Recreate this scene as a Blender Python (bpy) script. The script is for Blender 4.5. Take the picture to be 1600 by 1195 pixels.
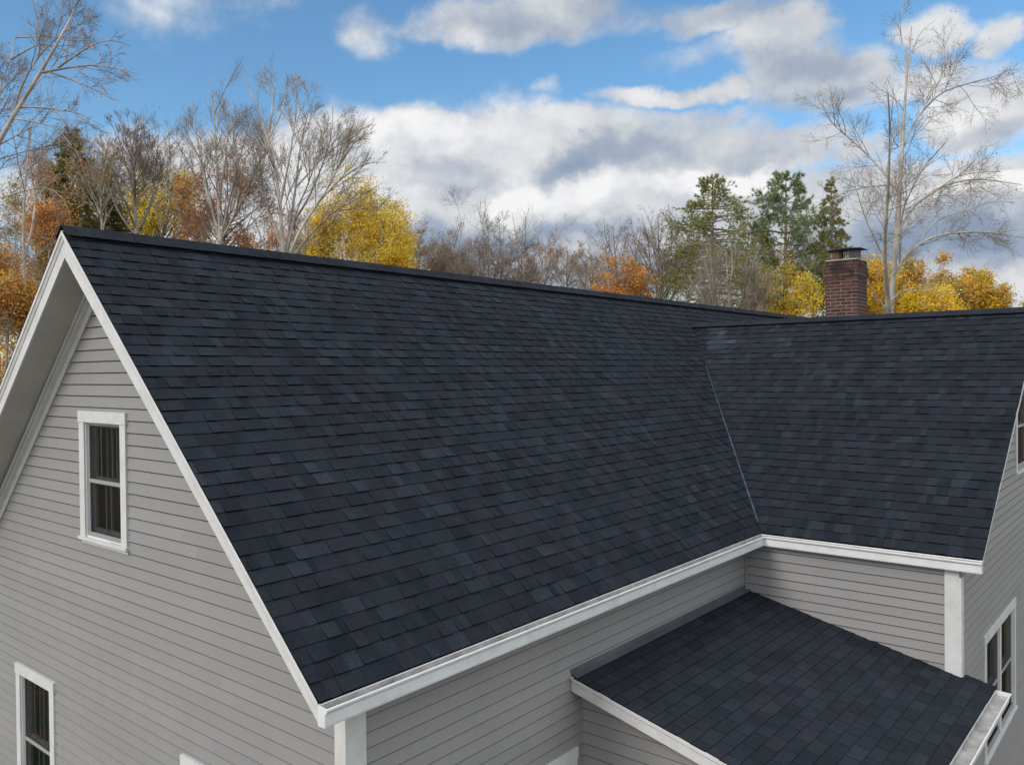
import bpy, bmesh, math, random
import numpy as np
from mathutils import Vector, Matrix

for o in list(bpy.data.objects):
    bpy.data.objects.remove(o)
SC = bpy.context.scene
COL = SC.collection
R_ = math.radians

# ------------------------------------------------------------------ camera
FWD = np.array([math.cos(0.6912) * math.cos(-0.0126), math.sin(0.6912) * math.cos(-0.0126), math.sin(-0.0126)])
RGT = np.cross(FWD, [0, 0, 1]); RGT /= np.linalg.norm(RGT)
UPV = np.cross(RGT, FWD)
_r = -0.0096
RGT, UPV = RGT * math.cos(_r) + UPV * math.sin(_r), -RGT * math.sin(_r) + UPV * math.cos(_r)
CAM = np.array([-3.6533, -4.8696, 2.3747])
cd = bpy.data.cameras.new('camera')
cd.sensor_width = 36
cd.lens = 36 * 1292.8 / 1600
cd.clip_start = 0.05
cd.clip_end = 3000
cam = bpy.data.objects.new('camera', cd)
COL.objects.link(cam)
cam.matrix_world = Matrix(((RGT[0], UPV[0], -FWD[0], CAM[0]), (RGT[1], UPV[1], -FWD[1], CAM[1]),
                           (RGT[2], UPV[2], -FWD[2], CAM[2]), (0, 0, 0, 1)))
SC.camera = cam
SC.view_settings.view_transform = 'Standard'
SC.view_settings.look = 'None'
SC.view_settings.gamma = 1
SC.view_settings.exposure = 0.0

# ------------------------------------------------------------------ sun
SUN_AZ, SUN_EL = R_(170), R_(35)
sd = bpy.data.lights.new('sun', 'SUN')
sd.energy = 1.9
sd.angle = R_(20)
sd.color = (1.0, 0.94, 0.86)
sun = bpy.data.objects.new('sun', sd)
COL.objects.link(sun)
SDIR = Vector((math.cos(SUN_EL) * math.cos(SUN_AZ), math.cos(SUN_EL) * math.sin(SUN_AZ), math.sin(SUN_EL)))
sun.rotation_euler = SDIR.to_track_quat('Z', 'Y').to_euler()

# ------------------------------------------------------------------ world: sky and clouds
W = bpy.data.worlds.new('World')
SC.world = W
W.use_nodes = True
nt = W.node_tree
nt.nodes.clear()


class NT:
    """small helper to write node maths"""
    def __init__(self, tree): self.t = tree
    def n(self, kind, **kw):
        x = self.t.nodes.new(kind)
        for k, v in kw.items(): setattr(x, k, v)
        return x
    def put(self, sock, v):
        if isinstance(v, bpy.types.NodeSocket): self.t.links.new(v, sock)
        elif v is not None:
            sock.default_value = v
    def m(self, op, a, b=None, c=None, clamp=False):
        x = self.n('ShaderNodeMath', operation=op, use_clamp=clamp)
        self.put(x.inputs[0], a); self.put(x.inputs[1], b)
        if c is not None: self.put(x.inputs[2], c)
        return x.outputs[0]
    def v(self, op, a, b=None, c=None, out=0):
        x = self.n('ShaderNodeVectorMath', operation=op)
        self.put(x.inputs[0], a); self.put(x.inputs[1], b)
        if c is not None: self.put(x.inputs[2], c)
        return x.outputs[out]
    def step(self, x, a, b, lo=0., hi=1.):
        q = self.n('ShaderNodeMapRange', interpolation_type='SMOOTHSTEP')
        for i, val in enumerate((x, a, b, lo, hi)): self.put(q.inputs[i], val)
        return q.outputs[0]
    def noise(self, vec, scale, detail=5, rough=.55, dim='3D', dist=0, out='Fac'):
        q = self.n('ShaderNodeTexNoise', noise_dimensions=dim)
        if vec is not None: self.put(q.inputs['Vector'], vec)
        q.inputs['Scale'].default_value = scale; q.inputs['Detail'].default_value = detail
        q.inputs['Roughness'].default_value = rough; q.inputs['Distortion'].default_value = dist
        return q.outputs[out]
    def mix(self, f, a, b, blend='MIX'):
        q = self.n('ShaderNodeMix', data_type='RGBA', blend_type=blend)
        self.put(q.inputs['Factor'], f)
        for s, v in ((q.inputs[6], a), (q.inputs[7], b)):
            if isinstance(v, tuple) and len(v) == 3: v = v + (1,)
            self.put(s, v)
        return q.outputs[2]
    def ramp(self, f, stops):
        q = self.n('ShaderNodeValToRGB')
        e = q.color_ramp.elements
        while len(e) < len(stops): e.new(.5)
        for i, (p, c) in enumerate(stops):
            e[i].position = p; e[i].color = (c + (1,)) if isinstance(c, tuple) else (c, c, c, 1)
        self.put(q.inputs[0], f)
        return q.outputs[0]


# cloud banks as (azimuth, elevation, half width, half height, amount) in degrees
CL = [(34.,22.6,9.,1.1,.5),(25.,20.5,5.,1.3,.42),(27.,16.4,4.,.8,.75),(12.,17.,6.,1.2,.7),(44.,16.6,3.5,1.0,.9),(49.9,15.0,5.6,2.4,1),(46.5,16.3,3.9,1.4,1),(41.2,12.9,10.5,4.4,1.45),(30.7,12.2,10.8,4.4,1.45),(22.7,13.8,5.9,1.8,1),(36.3,16.1,7.4,1.6,1),(47.4,10.1,8.8,3.8,1.4),(35.1,7.9,12.7,3.8,1.5),(40.7,22.8,4.8,1.5,0.95),(36.7,23.5,5.2,1.5,1),(49.2,22.0,2.8,1.4,0.48),(25.1,22.6,4.8,1.0,0.8),(20.3,18.7,3.9,2.4,1.0),(18.0,17.9,3.5,2.1,1.0),(21.7,21.3,3.1,1.7,1),(28.1,17.9,5.4,0.7,0.95),(24.7,18.1,2.4,0.8,0.85),(12.5,19.8,2.1,1.4,1),(9.1,18.8,1.8,1.1,0.85),(9.3,14.9,3.5,2.0,1.15),(13.6,10.4,8.5,2.4,1.2),(20.,6.,16.,3.5,1.4),(60.,5.,24.,2.5,1.0),(12.9,6.9,9.6,3.1,1.3),(23.2,10.4,7.0,2.8,1.2),(16.5,13.4,2.2,1.1,0.8),(9.1,10.7,3.8,1.5,1.2),(59.0,13.5,6.5,1.9,1.1),(63.2,10.3,10.3,2.3,1.1),(54.1,14.0,4.6,2.0,1),(57.3,22.9,4.0,1.3,0.42),(61.6,22.0,7.1,2.2,0.40),(26.4,16.4,1.2,0.5,0.7),(37.4,19.1,1.6,0.9,0.42)]
SH = [(36.,6.2,16.,2.2,-.9),(48.,8.5,7.,1.8,-.5),(33.,23.5,30.,2.,-.35),(20.,19.5,4.,1.6,-.3),(37.3,9.4,10.4,1.2,-1.0),(35.9,14.3,3.6,1.4,-1.0),(31.1,14.2,4.7,1.3,-0.85),(44.5,14.0,2.5,.8,-.6),(11.5,7.4,8.2,1.5,-1.5),(14.7,9.0,6.8,1.2,-0.8),(9.1,13.9,2.6,0.8,-0.6),(19.9,16.8,3.4,0.9,-0.5),(44.3,12.7,3.5,1.0,-0.6),(43.9,9.3,7.5,1.7,-0.6),(22.3,13.3,3.6,0.9,-0.35),(20.7,19.2,3.5,1.5,-0.3),(30.6,23.0,31.4,1.1,-0.35),(39.9,12.2,2.7,1.1,0.7),(34.6,12.1,4.1,1.3,0.8),(46.5,16.1,5.3,1.1,0.6),(25.2,12.3,5.2,0.8,0.8),(9.1,10.7,4.1,0.8,0.8),(23.1,12.4,4.0,0.9,0.6),(59.0,13.9,8.2,1.6,0.4),(12.9,11.1,4.1,0.6,0.5),(10.1,15.5,2.0,0.7,0.3),(28.1,17.9,5.4,0.7,0.3)]
w = NT(nt)
tc = w.n('ShaderNodeTexCoord')
dirv = tc.outputs['Generated']
sx = w.n('ShaderNodeSeparateXYZ'); nt.links.new(dirv, sx.inputs[0])
az = w.m('MULTIPLY', w.m('ARCTAN2', sx.outputs[1], sx.outputs[0]), 57.29578)
el = w.m('MULTIPLY', w.m('ARCSINE', sx.outputs[2]), 57.29578)
cx = w.n('ShaderNodeCombineXYZ')
w.put(cx.inputs[0], az); w.put(cx.inputs[1], el)
sdir = w.v('MULTIPLY', dirv, (1, 1, 1.25))
n1 = w.n('ShaderNodeTexNoise'); nt.links.new(sdir, n1.inputs['Vector'])
n1.inputs['Scale'].default_value = 9; n1.inputs['Detail'].default_value = 6; n1.inputs['Roughness'].default_value = .6
warp = w.v('MULTIPLY', w.v('SUBTRACT', n1.outputs['Color'], (.5, .5, .5)), (7, 3.2, 0))
co = w.v('ADD', cx.outputs[0], warp)
warp2 = w.v('MULTIPLY', w.v('SUBTRACT', n1.outputs['Color'], (.5, .5, .5)), (12, 6., 0))
co2 = w.v('ADD', cx.outputs[0], warp2)


def blob(cc, e, soft0, soft1):
    a, b, ra, rb, s = e
    q = w.v('MULTIPLY_ADD', cc, (1 / ra, 1 / rb, 0), (-a / ra, -b / rb, 0))
    return w.step(w.v('LENGTH', q, out=1), soft1, soft0, 0., s)


dens = None
for e in CL:
    g = blob(co, e, .25, 1.6)
    dens = g if dens is None else w.m('MAXIMUM', dens, g)
shade = None
for e in SH:
    g = blob(co2, e, .1, 1.35)
    shade = g if shade is None else w.m('ADD', shade, g)
# outside the photographed part of the sky: noise clouds added for lighting, boosted further down
far = w.noise(sdir, 2.1, 5, .55)
away = w.step(w.m('ABSOLUTE', w.m('SUBTRACT', az, 39.)), 36., 48.)
high = w.step(el, 24., 32.)
away = w.m('MAXIMUM', away, high)
dens = w.m('MAXIMUM', dens, w.m('MULTIPLY', w.step(far, .34, .52), away))
fb = w.noise(sdir, 12, 9, .6)
fbl = w.noise(sdir, 5, 6, .55)
dens = w.m('ADD', dens, w.m('MULTIPLY', w.m('SUBTRACT', fb, .5), 1.1))
alpha = w.step(dens, .16, .80)
sv = w.m('ADD', .67, w.m('MULTIPLY', w.m('SUBTRACT', fb, .5), 1.0))
sv = w.m('ADD', sv, w.m('MULTIPLY', w.m('SUBTRACT', fbl, .5), .7))
sv = w.m('ADD', sv, w.m('MULTIPLY', shade, .50))
ccol = w.ramp(sv, [(0.0, (.27, .35, .48)), (.32, (.40, .46, .56)), (.62, (.62, .65, .69)), (1.0, (.92, .92, .93))])
sky = w.n('ShaderNodeTexSky', sky_type='NISHITA')
sky.sun_disc = False
sky.sun_elevation = SUN_EL
sky.sun_rotation = math.atan2(SDIR.x, SDIR.y)
sky.air_density = 1.0; sky.dust_density = 0.3; sky.ozone_density = 2.5; sky.altitude = 200
hsv = w.n('ShaderNodeHueSaturation')
hsv.inputs['Saturation'].default_value = 1.15; hsv.inputs['Value'].default_value = 1.12; hsv.inputs['Hue'].default_value = .492
nt.links.new(sky.outputs[0], hsv.inputs['Color'])
bg1 = w.n('ShaderNodeBackground'); bg1.inputs[1].default_value = 0.15
nt.links.new(hsv.outputs[0], bg1.inputs[0])
bg2 = w.n('ShaderNodeBackground'); bg2.inputs[1].default_value = 1.0
ccol_boosted = w.v('SCALE', ccol, None)
sc_ = ccol_boosted.node; w.put(sc_.inputs['Scale'], w.m('ADD', 1., w.m('MULTIPLY', away, .9)))  # unseen clouds brightened as added fill light on the walls
nt.links.new(ccol_boosted, bg2.inputs[0])
mx = w.n('ShaderNodeMixShader')
nt.links.new(alpha, mx.inputs[0]); nt.links.new(bg1.outputs[0], mx.inputs[1]); nt.links.new(bg2.outputs[0], mx.inputs[2])
wo = w.n('ShaderNodeOutputWorld'); nt.links.new(mx.outputs[0], wo.inputs[0])
try:
    W.cycles.sampling_method = 'MANUAL'; W.cycles.sample_map_resolution = 1024
except Exception:
    pass


# ------------------------------------------------------------------ materials
def mat(name):
    m = bpy.data.materials.new(name); m.use_nodes = True
    t = m.node_tree; t.nodes.clear()
    h = NT(t)
    b = h.n('ShaderNodeBsdfPrincipled'); o = h.n('ShaderNodeOutputMaterial')
    t.links.new(b.outputs[0], o.inputs[0])
    b.inputs['Specular IOR Level'].default_value = .3
    return m, h, b, o


def tone(h):
    a = h.n('ShaderNodeAttribute', attribute_name='tone', attribute_type='GEOMETRY')
    return a.outputs['Color']


def bump(h, b, height, strength, dist=.01):
    q = h.n('ShaderNodeBump')
    q.inputs['Strength'].default_value = strength; q.inputs['Distance'].default_value = dist
    h.put(q.inputs['Height'], height)
    h.t.links.new(q.outputs[0], b.inputs['Normal'])


def obj_co(h):
    return h.n('ShaderNodeTexCoord').outputs['Object']


M = {}
# shingles
m, h, b, o = mat('charcoal_shingle'); M['shingle'] = m
co_ = obj_co(h)
gr = h.noise(co_, 260, 3, .8)
gr2 = h.noise(co_, 75, 3, .7)
blot = h.noise(co_, 3.0, 4, .6)
c = h.mix(1, (.0200, .0238, .0305), tone(h), 'MULTIPLY')
c = h.mix(1, c, h.ramp(gr, [(.30, .30), (.5, .90), (.72, 2.7)]), 'MULTIPLY')
c = h.mix(1, c, h.ramp(gr2, [(.30, .75), (.7, 1.3)]), 'MULTIPLY')
c = h.mix(1, c, h.ramp(blot, [(.3, .82), (.7, 1.2)]), 'MULTIPLY')
h.put(b.inputs['Base Color'], c); b.inputs['Roughness'].default_value = .95; b.inputs['Specular IOR Level'].default_value = .08
bump(h, b, gr, .7, .004)
# clapboard paint
m, h, b, o = mat('grey_clapboard_paint'); M['clap'] = m
co_ = obj_co(h)
st = h.noise(h.v('MULTIPLY', co_, (1.2, 1.2, .18)), 3.0, 5, .6)
fine = h.noise(h.v('MULTIPLY', co_, (6, 6, 60)), 3.0, 4, .7)
bl = h.noise(co_, .6, 4, .6)
c = h.mix(1, (.248, .244, .243), tone(h), 'MULTIPLY')
c = h.mix(1, c, h.ramp(st, [(.3, (.975, .97, .965)), (.7, (1.015, 1.015, 1.02))]), 'MULTIPLY')
c = h.mix(1, c, h.ramp(bl, [(.3, (.95, .96, .97)), (.7, (1.04, 1.03, 1.01))]), 'MULTIPLY')
c = h.mix(1, c, h.ramp(fine, [(.3, .96), (.7, 1.03)]), 'MULTIPLY')
h.put(b.inputs['Base Color'], c); b.inputs['Roughness'].default_value = .6
bump(h, b, fine, .25, .003)
# white trim
m, h, b, o = mat('white_trim_paint'); M['white'] = m
co_ = obj_co(h)
d = h.noise(co_, 4.5, 6, .65)
d2 = h.noise(co_, 40, 3, .6)
c = h.ramp(d, [(.28, (.50, .495, .48)), (.5, (.56, .56, .56)), (.7, (.60, .605, .615))])
c = h.mix(1, c, h.ramp(d2, [(.3, .95), (.7, 1.02)]), 'MULTIPLY')
h.put(b.inputs['Base Color'], c); b.inputs['Roughness'].default_value = .5
bump(h, b, d2, .12, .003)
# soffit: white paint greyed to hold the shade under the overhang
m, h, b, o = mat('soffit_paint'); M['soffit'] = m
d = h.noise(obj_co(h), 2.2, 5, .6)
h.put(b.inputs['Base Color'], h.ramp(d, [(.3, (.42, .415, .41)), (.7, (.50, .50, .50))])); b.inputs['Roughness'].default_value = .7
# gutter aluminium, white coated and dirty
m, h, b, o = mat('gutter_white_coat'); M['gutter'] = m
co_ = obj_co(h)
d = h.noise(co_, 5, 6, .7)
sp = h.noise(co_, 60, 3, .7)
c = h.ramp(d, [(.28, (.56, .555, .54)), (.5, (.64, .65, .66)), (.7, (.68, .70, .72))])
c = h.mix(h.step(sp, .66, .76), c, (.35, .33, .30))
h.put(b.inputs['Base Color'], c); b.inputs['Roughness'].default_value = .32; b.inputs['Specular IOR Level'].default_value = .5
# gutter inside, dirt
m, h, b, o = mat('gutter_dirt'); M['dirt'] = m
co_ = obj_co(h)
d = h.noise(co_, 3.2, 7, .72)
c = h.ramp(d, [(.30, (.12, .115, .105)), (.42, (.28, .27, .25)), (.6, (.42, .41, .39)), (.75, (.55, .55, .53))])
h.put(b.inputs['Base Color'], c); b.inputs['Roughness'].default_value = .75
# flashing
m, h, b, o = mat('lead_flashing'); M['flash'] = m
co_ = obj_co(h)
d = h.noise(co_, 2.5, 6, .7)
c = h.ramp(d, [(.3, (.07, .078, .088)), (.6, (.115, .125, .14)), (.75, (.20, .20, .20))])
h.put(b.inputs['Base Color'], c); b.inputs['Roughness'].default_value = .5; b.inputs['Metallic'].default_value = .3
m, h, b, o = mat('valley_metal'); M['valley'] = m
d = h.noise(obj_co(h), 6, 6, .7)
h.put(b.inputs['Base Color'], h.ramp(d, [(.38, (.022, .03, .045)), (.62, (.06, .095, .16))])); b.inputs['Roughness'].default_value = .45; b.inputs['Metallic'].default_value = .3
# dark things
m, h, b, o = mat('black_vent'); M['black'] = m
b.inputs['Base Color'].default_value = (.008, .008, .009, 1); b.inputs['Roughness'].default_value = .8
m, h, b, o = mat('room_dark'); M['room'] = m
d = h.noise(obj_co(h), 1.5, 2, .5)
h.put(b.inputs['Base Color'], h.ramp(d, [(.3, (.03, .03, .033)), (.7, (.06, .058, .056))])); b.inputs['Roughness'].default_value = .9
m, h, b, o = mat('cap_metal'); M['cap'] = m
d = h.noise(obj_co(h), 9, 5, .7)
h.put(b.inputs['Base Color'], h.ramp(d, [(.3, (.02, .02, .02)), (.6, (.05, .05, .048)), (.75, (.10, .08, .06))])); b.inputs['Roughness'].default_value = .6; b.inputs['Metallic'].default_value = 0.
m, h, b, o = mat('flue_clay'); M['clay'] = m
d = h.noise(obj_co(h), 7, 5, .7)
h.put(b.inputs['Base Color'], h.ramp(d, [(.35, (.03, .022, .018)), (.65, (.15, .075, .05))])); b.inputs['Roughness'].default_value = .9
m, h, b, o = mat('brick'); M['brick'] = m
co_ = obj_co(h)
d = h.noise(co_, 30, 5, .7)
soot = h.noise(co_, 2.2, 4, .6)
szz = h.n('ShaderNodeSeparateXYZ'); h.put(szz.inputs[0], co_)
c = h.mix(1, (.068, .031, .025), tone(h), 'MULTIPLY')
c = h.mix(1, c, h.ramp(d, [(.3, .7), (.7, 1.35)]), 'MULTIPLY')
sootf = h.m('MULTIPLY', h.step(szz.outputs[2], 3.75, 4.2), h.step(soot, .42, .56))
c = h.mix(h.m('MULTIPLY', sootf, .72), c, (.012, .010, .010))
h.put(b.inputs['Base Color'], c); b.inputs['Roughness'].default_value = .9
bump(h, b, d, .4, .006)
m, h, b, o = mat('mortar'); M['mortar'] = m
co_ = obj_co(h)
d = h.noise(co_, 12, 5, .7)
szz = h.n('ShaderNodeSeparateXYZ'); h.put(szz.inputs[0], co_)
soot = h.noise(co_, 2.2, 4, .6)
c = h.ramp(d, [(.3, (.15, .115, .10)), (.7, (.29, .24, .21))])
c = h.mix(h.m('MULTIPLY', h.step(szz.outputs[2], 3.7, 4.2), h.m('ADD', .45, h.m('MULTIPLY', h.step(soot, .42, .56), .4))), c, (.03, .02, .018))
h.put(b.inputs['Base Color'], c); b.inputs['Roughness'].default_value = .95
m, h, b, o = mat('concrete_crown'); M['crown'] = m
d = h.noise(obj_co(h), 8, 5, .7)
h.put(b.inputs['Base Color'], h.ramp(d, [(.3, (.30, .29, .26)), (.7, (.52, .50, .46))])); b.inputs['Roughness'].default_value = .9
# window glass: dark tinted storm glass, see-through with sky reflections
m, h, b, o = mat('storm_glass'); M['glass'] = m
tr = h.n('ShaderNodeBsdfTransparent'); tr.inputs[0].default_value = (.60, .60, .63, 1)
gl = h.n('ShaderNodeBsdfGlossy'); gl.inputs['Roughness'].default_value = .06; gl.inputs[0].default_value = (.8, .82, .85, 1)
fr = h.n('ShaderNodeFresnel'); fr.inputs[0].default_value = 1.45
ms = h.n('ShaderNodeMixShader')
h.t.links.new(h.m('ADD', h.m('MULTIPLY', fr.outputs[0], .22), .03), ms.inputs[0]); h.t.links.new(tr.outputs[0], ms.inputs[1]); h.t.links.new(gl.outputs[0], ms.inputs[2])
h.t.links.new(ms.outputs[0], o.inputs[0])
m, h, b, o = mat('storm_frame_grey'); M['screen'] = m
b.inputs['Base Color'].default_value = (.30, .30, .295, 1)
# window sash (greyer, aged vinyl)
m, h, b, o = mat('sash_vinyl'); M['sash'] = m
d = h.noise(obj_co(h), 6, 4, .6)
h.put(b.inputs['Base Color'], h.ramp(d, [(.3, (.58, .57, .53)), (.7, (.68, .67, .63))])); b.inputs['Roughness'].default_value = .5


# ------------------------------------------------------------------ mesh helpers
class MB:
    def __init__(self): self.v = []; self.f = []; self.c = []; self.mi = []
    def face(self, pts, c=(1, 1, 1), mi=0):
        n = len(self.v); self.v += [tuple(p) for p in pts]
        self.f.append(tuple(range(n, n + len(pts)))); self.c.append(c); self.mi.append(mi)
    def hexa(self, p, c=(1, 1, 1), mi=0, skip=()):
        """p: 8 points, 0-3 bottom loop (ccw from above), 4-7 top loop"""
        fs = [(3, 2, 1, 0), (4, 5, 6, 7), (0, 1, 5, 4), (1, 2, 6, 5), (2, 3, 7, 6), (3, 0, 4, 7)]
        n = len(self.v); self.v += [tuple(q) for q in p]
        for i, f in enumerate(fs):
            if i in skip: continue
            self.f.append(tuple(n + k for k in f)); self.c.append(c); self.mi.append(mi)
    def box(self, x0, x1, y0, y1, z0, z1, c=(1, 1, 1), mi=0):
        self.hexa([(x0, y0, z0), (x1, y0, z0), (x1, y1, z0), (x0, y1, z0), (x0, y0, z1), (x1, y0, z1), (x1, y1, z1), (x0, y1, z1)], c, mi)
    def sweep(self, prof, A, B, closed=True, c=(1, 1, 1), caps=True, mi=0):
        """prof: list of offset vectors (3D); swept from A to B"""
        A = np.array(A, float); B = np.array(B, float); k = len(prof)
        n = len(self.v)
        self.v += [tuple(A + np.array(q)) for q in prof] + [tuple(B + np.array(q)) for q in prof]
        for i in range(k if closed else k - 1):
            j = (i + 1) % k
            self.f.append((n + i, n + j, n + k + j, n + k + i)); self.c.append(c); self.mi.append(mi)
        if caps and closed:
            self.f.append(tuple(n + i for i in range(k))[::-1]); self.c.append(c); self.mi.append(mi)
            self.f.append(tuple(n + k + i for i in range(k))); self.c.append(c); self.mi.append(mi)
    def build(self, name, mats, parent=None, cuts=(), fixn=True, bevel=0, weld=False):
        me = bpy.data.meshes.new(name)
        me.from_pydata(self.v, [], self.f)
        a = me.color_attributes.new('tone', 'FLOAT_COLOR', 'CORNER')
        cc = []
        for f, c in zip(self.f, self.c): cc += [c[0], c[1], c[2], 1.] * len(f)
        a.data.foreach_set('color', cc)
        me.polygons.foreach_set('material_index', self.mi)
        if not isinstance(mats, (list, tuple)): mats = [mats]
        for mm in mats: me.materials.append(mm)
        if cuts or fixn or weld:
            bm = bmesh.new(); bm.from_mesh(me)
            if weld: bmesh.ops.remove_doubles(bm, verts=bm.verts, dist=1e-5)
            for co, no in cuts:
                bmesh.ops.bisect_plane(bm, geom=bm.verts[:] + bm.edges[:] + bm.faces[:], plane_co=co, plane_no=no, clear_outer=True, dist=1e-5)
            if fixn: bmesh.ops.recalc_face_normals(bm, faces=bm.faces)
            bm.to_mesh(me); bm.free()
        o = bpy.data.objects.new(name, me); COL.objects.link(o)
        if parent is not None: o.parent = parent
        if bevel:
            q = o.modifiers.new('bevel', 'BEVEL'); q.width = bevel; q.segments = 2; q.limit_method = 'ANGLE'; q.angle_limit = R_(50)
        return o


def empty(name, label, cat, loc=(0, 0, 0), group=None):
    o = bpy.data.objects.new(name, None); COL.objects.link(o); o.location = loc
    o['label'] = label; o['category'] = cat
    if group: o['group'] = group
    return o


rng = random.Random(7)
GZ = -5.8        # ground level
# ------------------------------------------------------------------ house dimensions (metres)
D, H, L = 4.2, 3.8755, 7.847        # main roof: half span, rise, eave length to the inner corner
K = H / D
D2, H2, MW = 4.929, 3.329, 2.846    # cross wing: half span, rise, projection of the rake
KW = H2 / D2
XR = L + D2                         # ridge of the wing
XE = 22.5                           # far end of the main house
house = empty('farmhouse', 'grey clapboard house with white trim, dark shingle roofs and a brick chimney', 'house', (0, 0, GZ))
HP = bpy.data.objects.new  # alias


def hb(mb, name, mats, parent=None, label=None, **kw):
    o = mb.build(name, mats, parent if parent is not None else house, **kw)
    if parent is None: o.matrix_parent_inverse = Matrix.Translation((0, 0, -GZ))
    if label: o['label'] = label
    return o


# ------------------------------------------------------------------ shingles
TONES = [(.62, .66, .72), (.8, .8, .84), (.95, .97, 1.0), (1.05, 1.05, 1.0), (1.15, 1.18, 1.2), (.85, .95, 1.0), (1.1, .98, .98), (.75, .78, .8), (1.35, 1.38, 1.36), (.92, .88, .93)]


def shingles(P, U, V, N, ulen, vlen, expo, name, parent, cuts=(), kind='lam', seed=1, label=None, mbs=None, tonef=None):
    """courses of wedge shaped tabs on a slope; P corner, U along the eave, V up the slope, N normal"""
    r = random.Random(seed)
    P, U, V, N = (np.array(q, float) for q in (P, U, V, N))
    mb = MB()
    nc = int(math.ceil(vlen / expo))
    base = .014
    for j in range(nc):
        v0 = j * expo; v1 = min(v0 + expo + .012, vlen)
        if v0 >= vlen - .01: break
        u = -r.random() * .25 if kind == 'lam' else -((j * .152) % .305) - .02 * r.random()
        row = r.uniform(.95, 1.05)
        wav = r.uniform(-.001, .001)
        prev_thick = False
        while u < ulen:
            if kind == 'lam':
                wd = r.choice((.08, .10, .12, .14, .16, .19, .23))
                thick = (not prev_thick) and r.random() < .62
                prev_thick = thick
                th = .0165 if thick else .0085
                gap = .0
                dv = r.uniform(-.002, .002) + (0 if thick else .003)
                tn = r.choice(TONES); tn = tuple(.68 * q + .27 for q in tn)
            else:
                wd = .305 + r.uniform(-.003, .003); th = .008; gap = .006; dv = r.uniform(-.0025, .0025)
                tn = r.choice(TONES[:8]); tn = tuple(.55 * q + .45 * .9 for q in tn)
            g = r.uniform(.93, 1.07) * row
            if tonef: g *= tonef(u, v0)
            tn = (tn[0] * g, tn[1] * g, tn[2] * g)
            u0 = max(u, 0); u1 = min(u + wd - gap, ulen)
            if u1 > u0 + .004:
                vv = v0 + dv + wav
                if j == 0: vv = v0
                a = base
                b_ = base + th
                sk = r.uniform(-.002, .002)
                q = [P + U * u0 + V * vv + N * (a - .006), P + U * u1 + V * (vv + sk) + N * (a - .006), P + U * u1 + V * v1 + N * (a - .008), P + U * u0 + V * v1 + N * (a - .008),
                     P + U * u0 + V * vv + N * b_, P + U * u1 + V * (vv + sk) + N * b_, P + U * u1 + V * v1 + N * (a + .001), P + U * u0 + V * v1 + N * (a + .001)]
                n = len(mb.v); mb.v += [tuple(z) for z in q]
                for fi, f in enumerate([(4, 5, 6, 7), (0, 1, 5, 4), (1, 2, 6, 5), (3, 0, 4, 7)]):
                    mb.f.append(tuple(n + k for k in f)); mb.mi.append(0)
                    mb.c.append(tn if fi == 0 else (.06, .06, .065))
            u += wd
    return hb(mb, name, M['shingle'], parent, label=label, cuts=cuts, fixn=False)


sm, cm = math.sin(math.atan(K)), math.cos(math.atan(K))
sw, cw = math.sin(math.atan(KW)), math.cos(math.atan(KW))
EX = .1504
vn = np.array([KW / K, -1.0, 0.0]); vn /= np.linalg.norm(vn)      # normal of the vertical plane through the valley, towards the wing
vdir = np.array([1, KW / K, 0.]); vdir /= np.linalg.norm(vdir)


def patch_main(u, v):
    return 1.0


# main roof, south slope, left of the valley (visible) and its upper strip beyond the wing ridge
YT = D * H2 / H
TOPV = np.array([XR, YT, 0])
Lm = D / cm
main_roof = shingles((.004, 0, 0), (1, 0, 0), (0, cm, sm), (0, -sm, cm), XR, Lm - .02, EX, 'main_roof', None,
                     cuts=[((L, 0, 0), tuple(vn))], seed=3, label='steep dark shingle slope over the long side')
strip = shingles((XR, 0, 0), (1, 0, 0), (0, cm, sm), (0, -sm, cm), XE - XR, Lm - .02, EX, 'upper_slope', main_roof,
                 cuts=[((0, YT, 0), (0, -1, 0))], seed=4)
# north slope: plain shingled slab
def slab(mb, pts, n, t0, t1, c=(1, 1, 1)):
    n = np.array(n, float); pts = [np.array(p, float) for p in pts]
    lo = [p + n * t0 for p in pts]; hi = [p + n * t1 for p in pts]
    mb.hexa(lo + hi, c)


shingles((XE, 2 * D, 0), (-1, 0, 0), (0, -cm, sm), (0, sm, cm), XE, Lm - .02, EX, 'north_slope', main_roof, seed=5)
mb = MB()
slab(mb, [(.012, 0, 0), (L + .5, 0, 0), (XR, YT, H2 * YT / YT * 1.0), (.012, YT, H2)][0:4], (0, -sm, cm), -.02, .004)
slab(mb, [(.012, YT + .002, H2 + .002 * K), (XE, YT + .002, H2 + .002 * K), (XE, D, H), (.012, D, H)], (0, -sm, cm), -.02, .004)
slab(mb, [(XE, 2 * D, 0), (.012, 2 * D, 0), (.012, D + .002, H - .002 * K), (XE, D + .002, H - .002 * K)], (0, sm, cm), -.02, .004)
deck = hb(mb, 'roof_deck', M['black'], main_roof)

# wing roof
Lw = D2 / cw
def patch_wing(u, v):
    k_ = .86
    # u runs from the rake (y=-MW) northwards; sunlight streaks painted into the tones near the top by the valley
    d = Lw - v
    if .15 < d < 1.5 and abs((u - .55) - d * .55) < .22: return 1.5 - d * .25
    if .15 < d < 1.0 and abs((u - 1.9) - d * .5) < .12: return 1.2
    return k_


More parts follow.
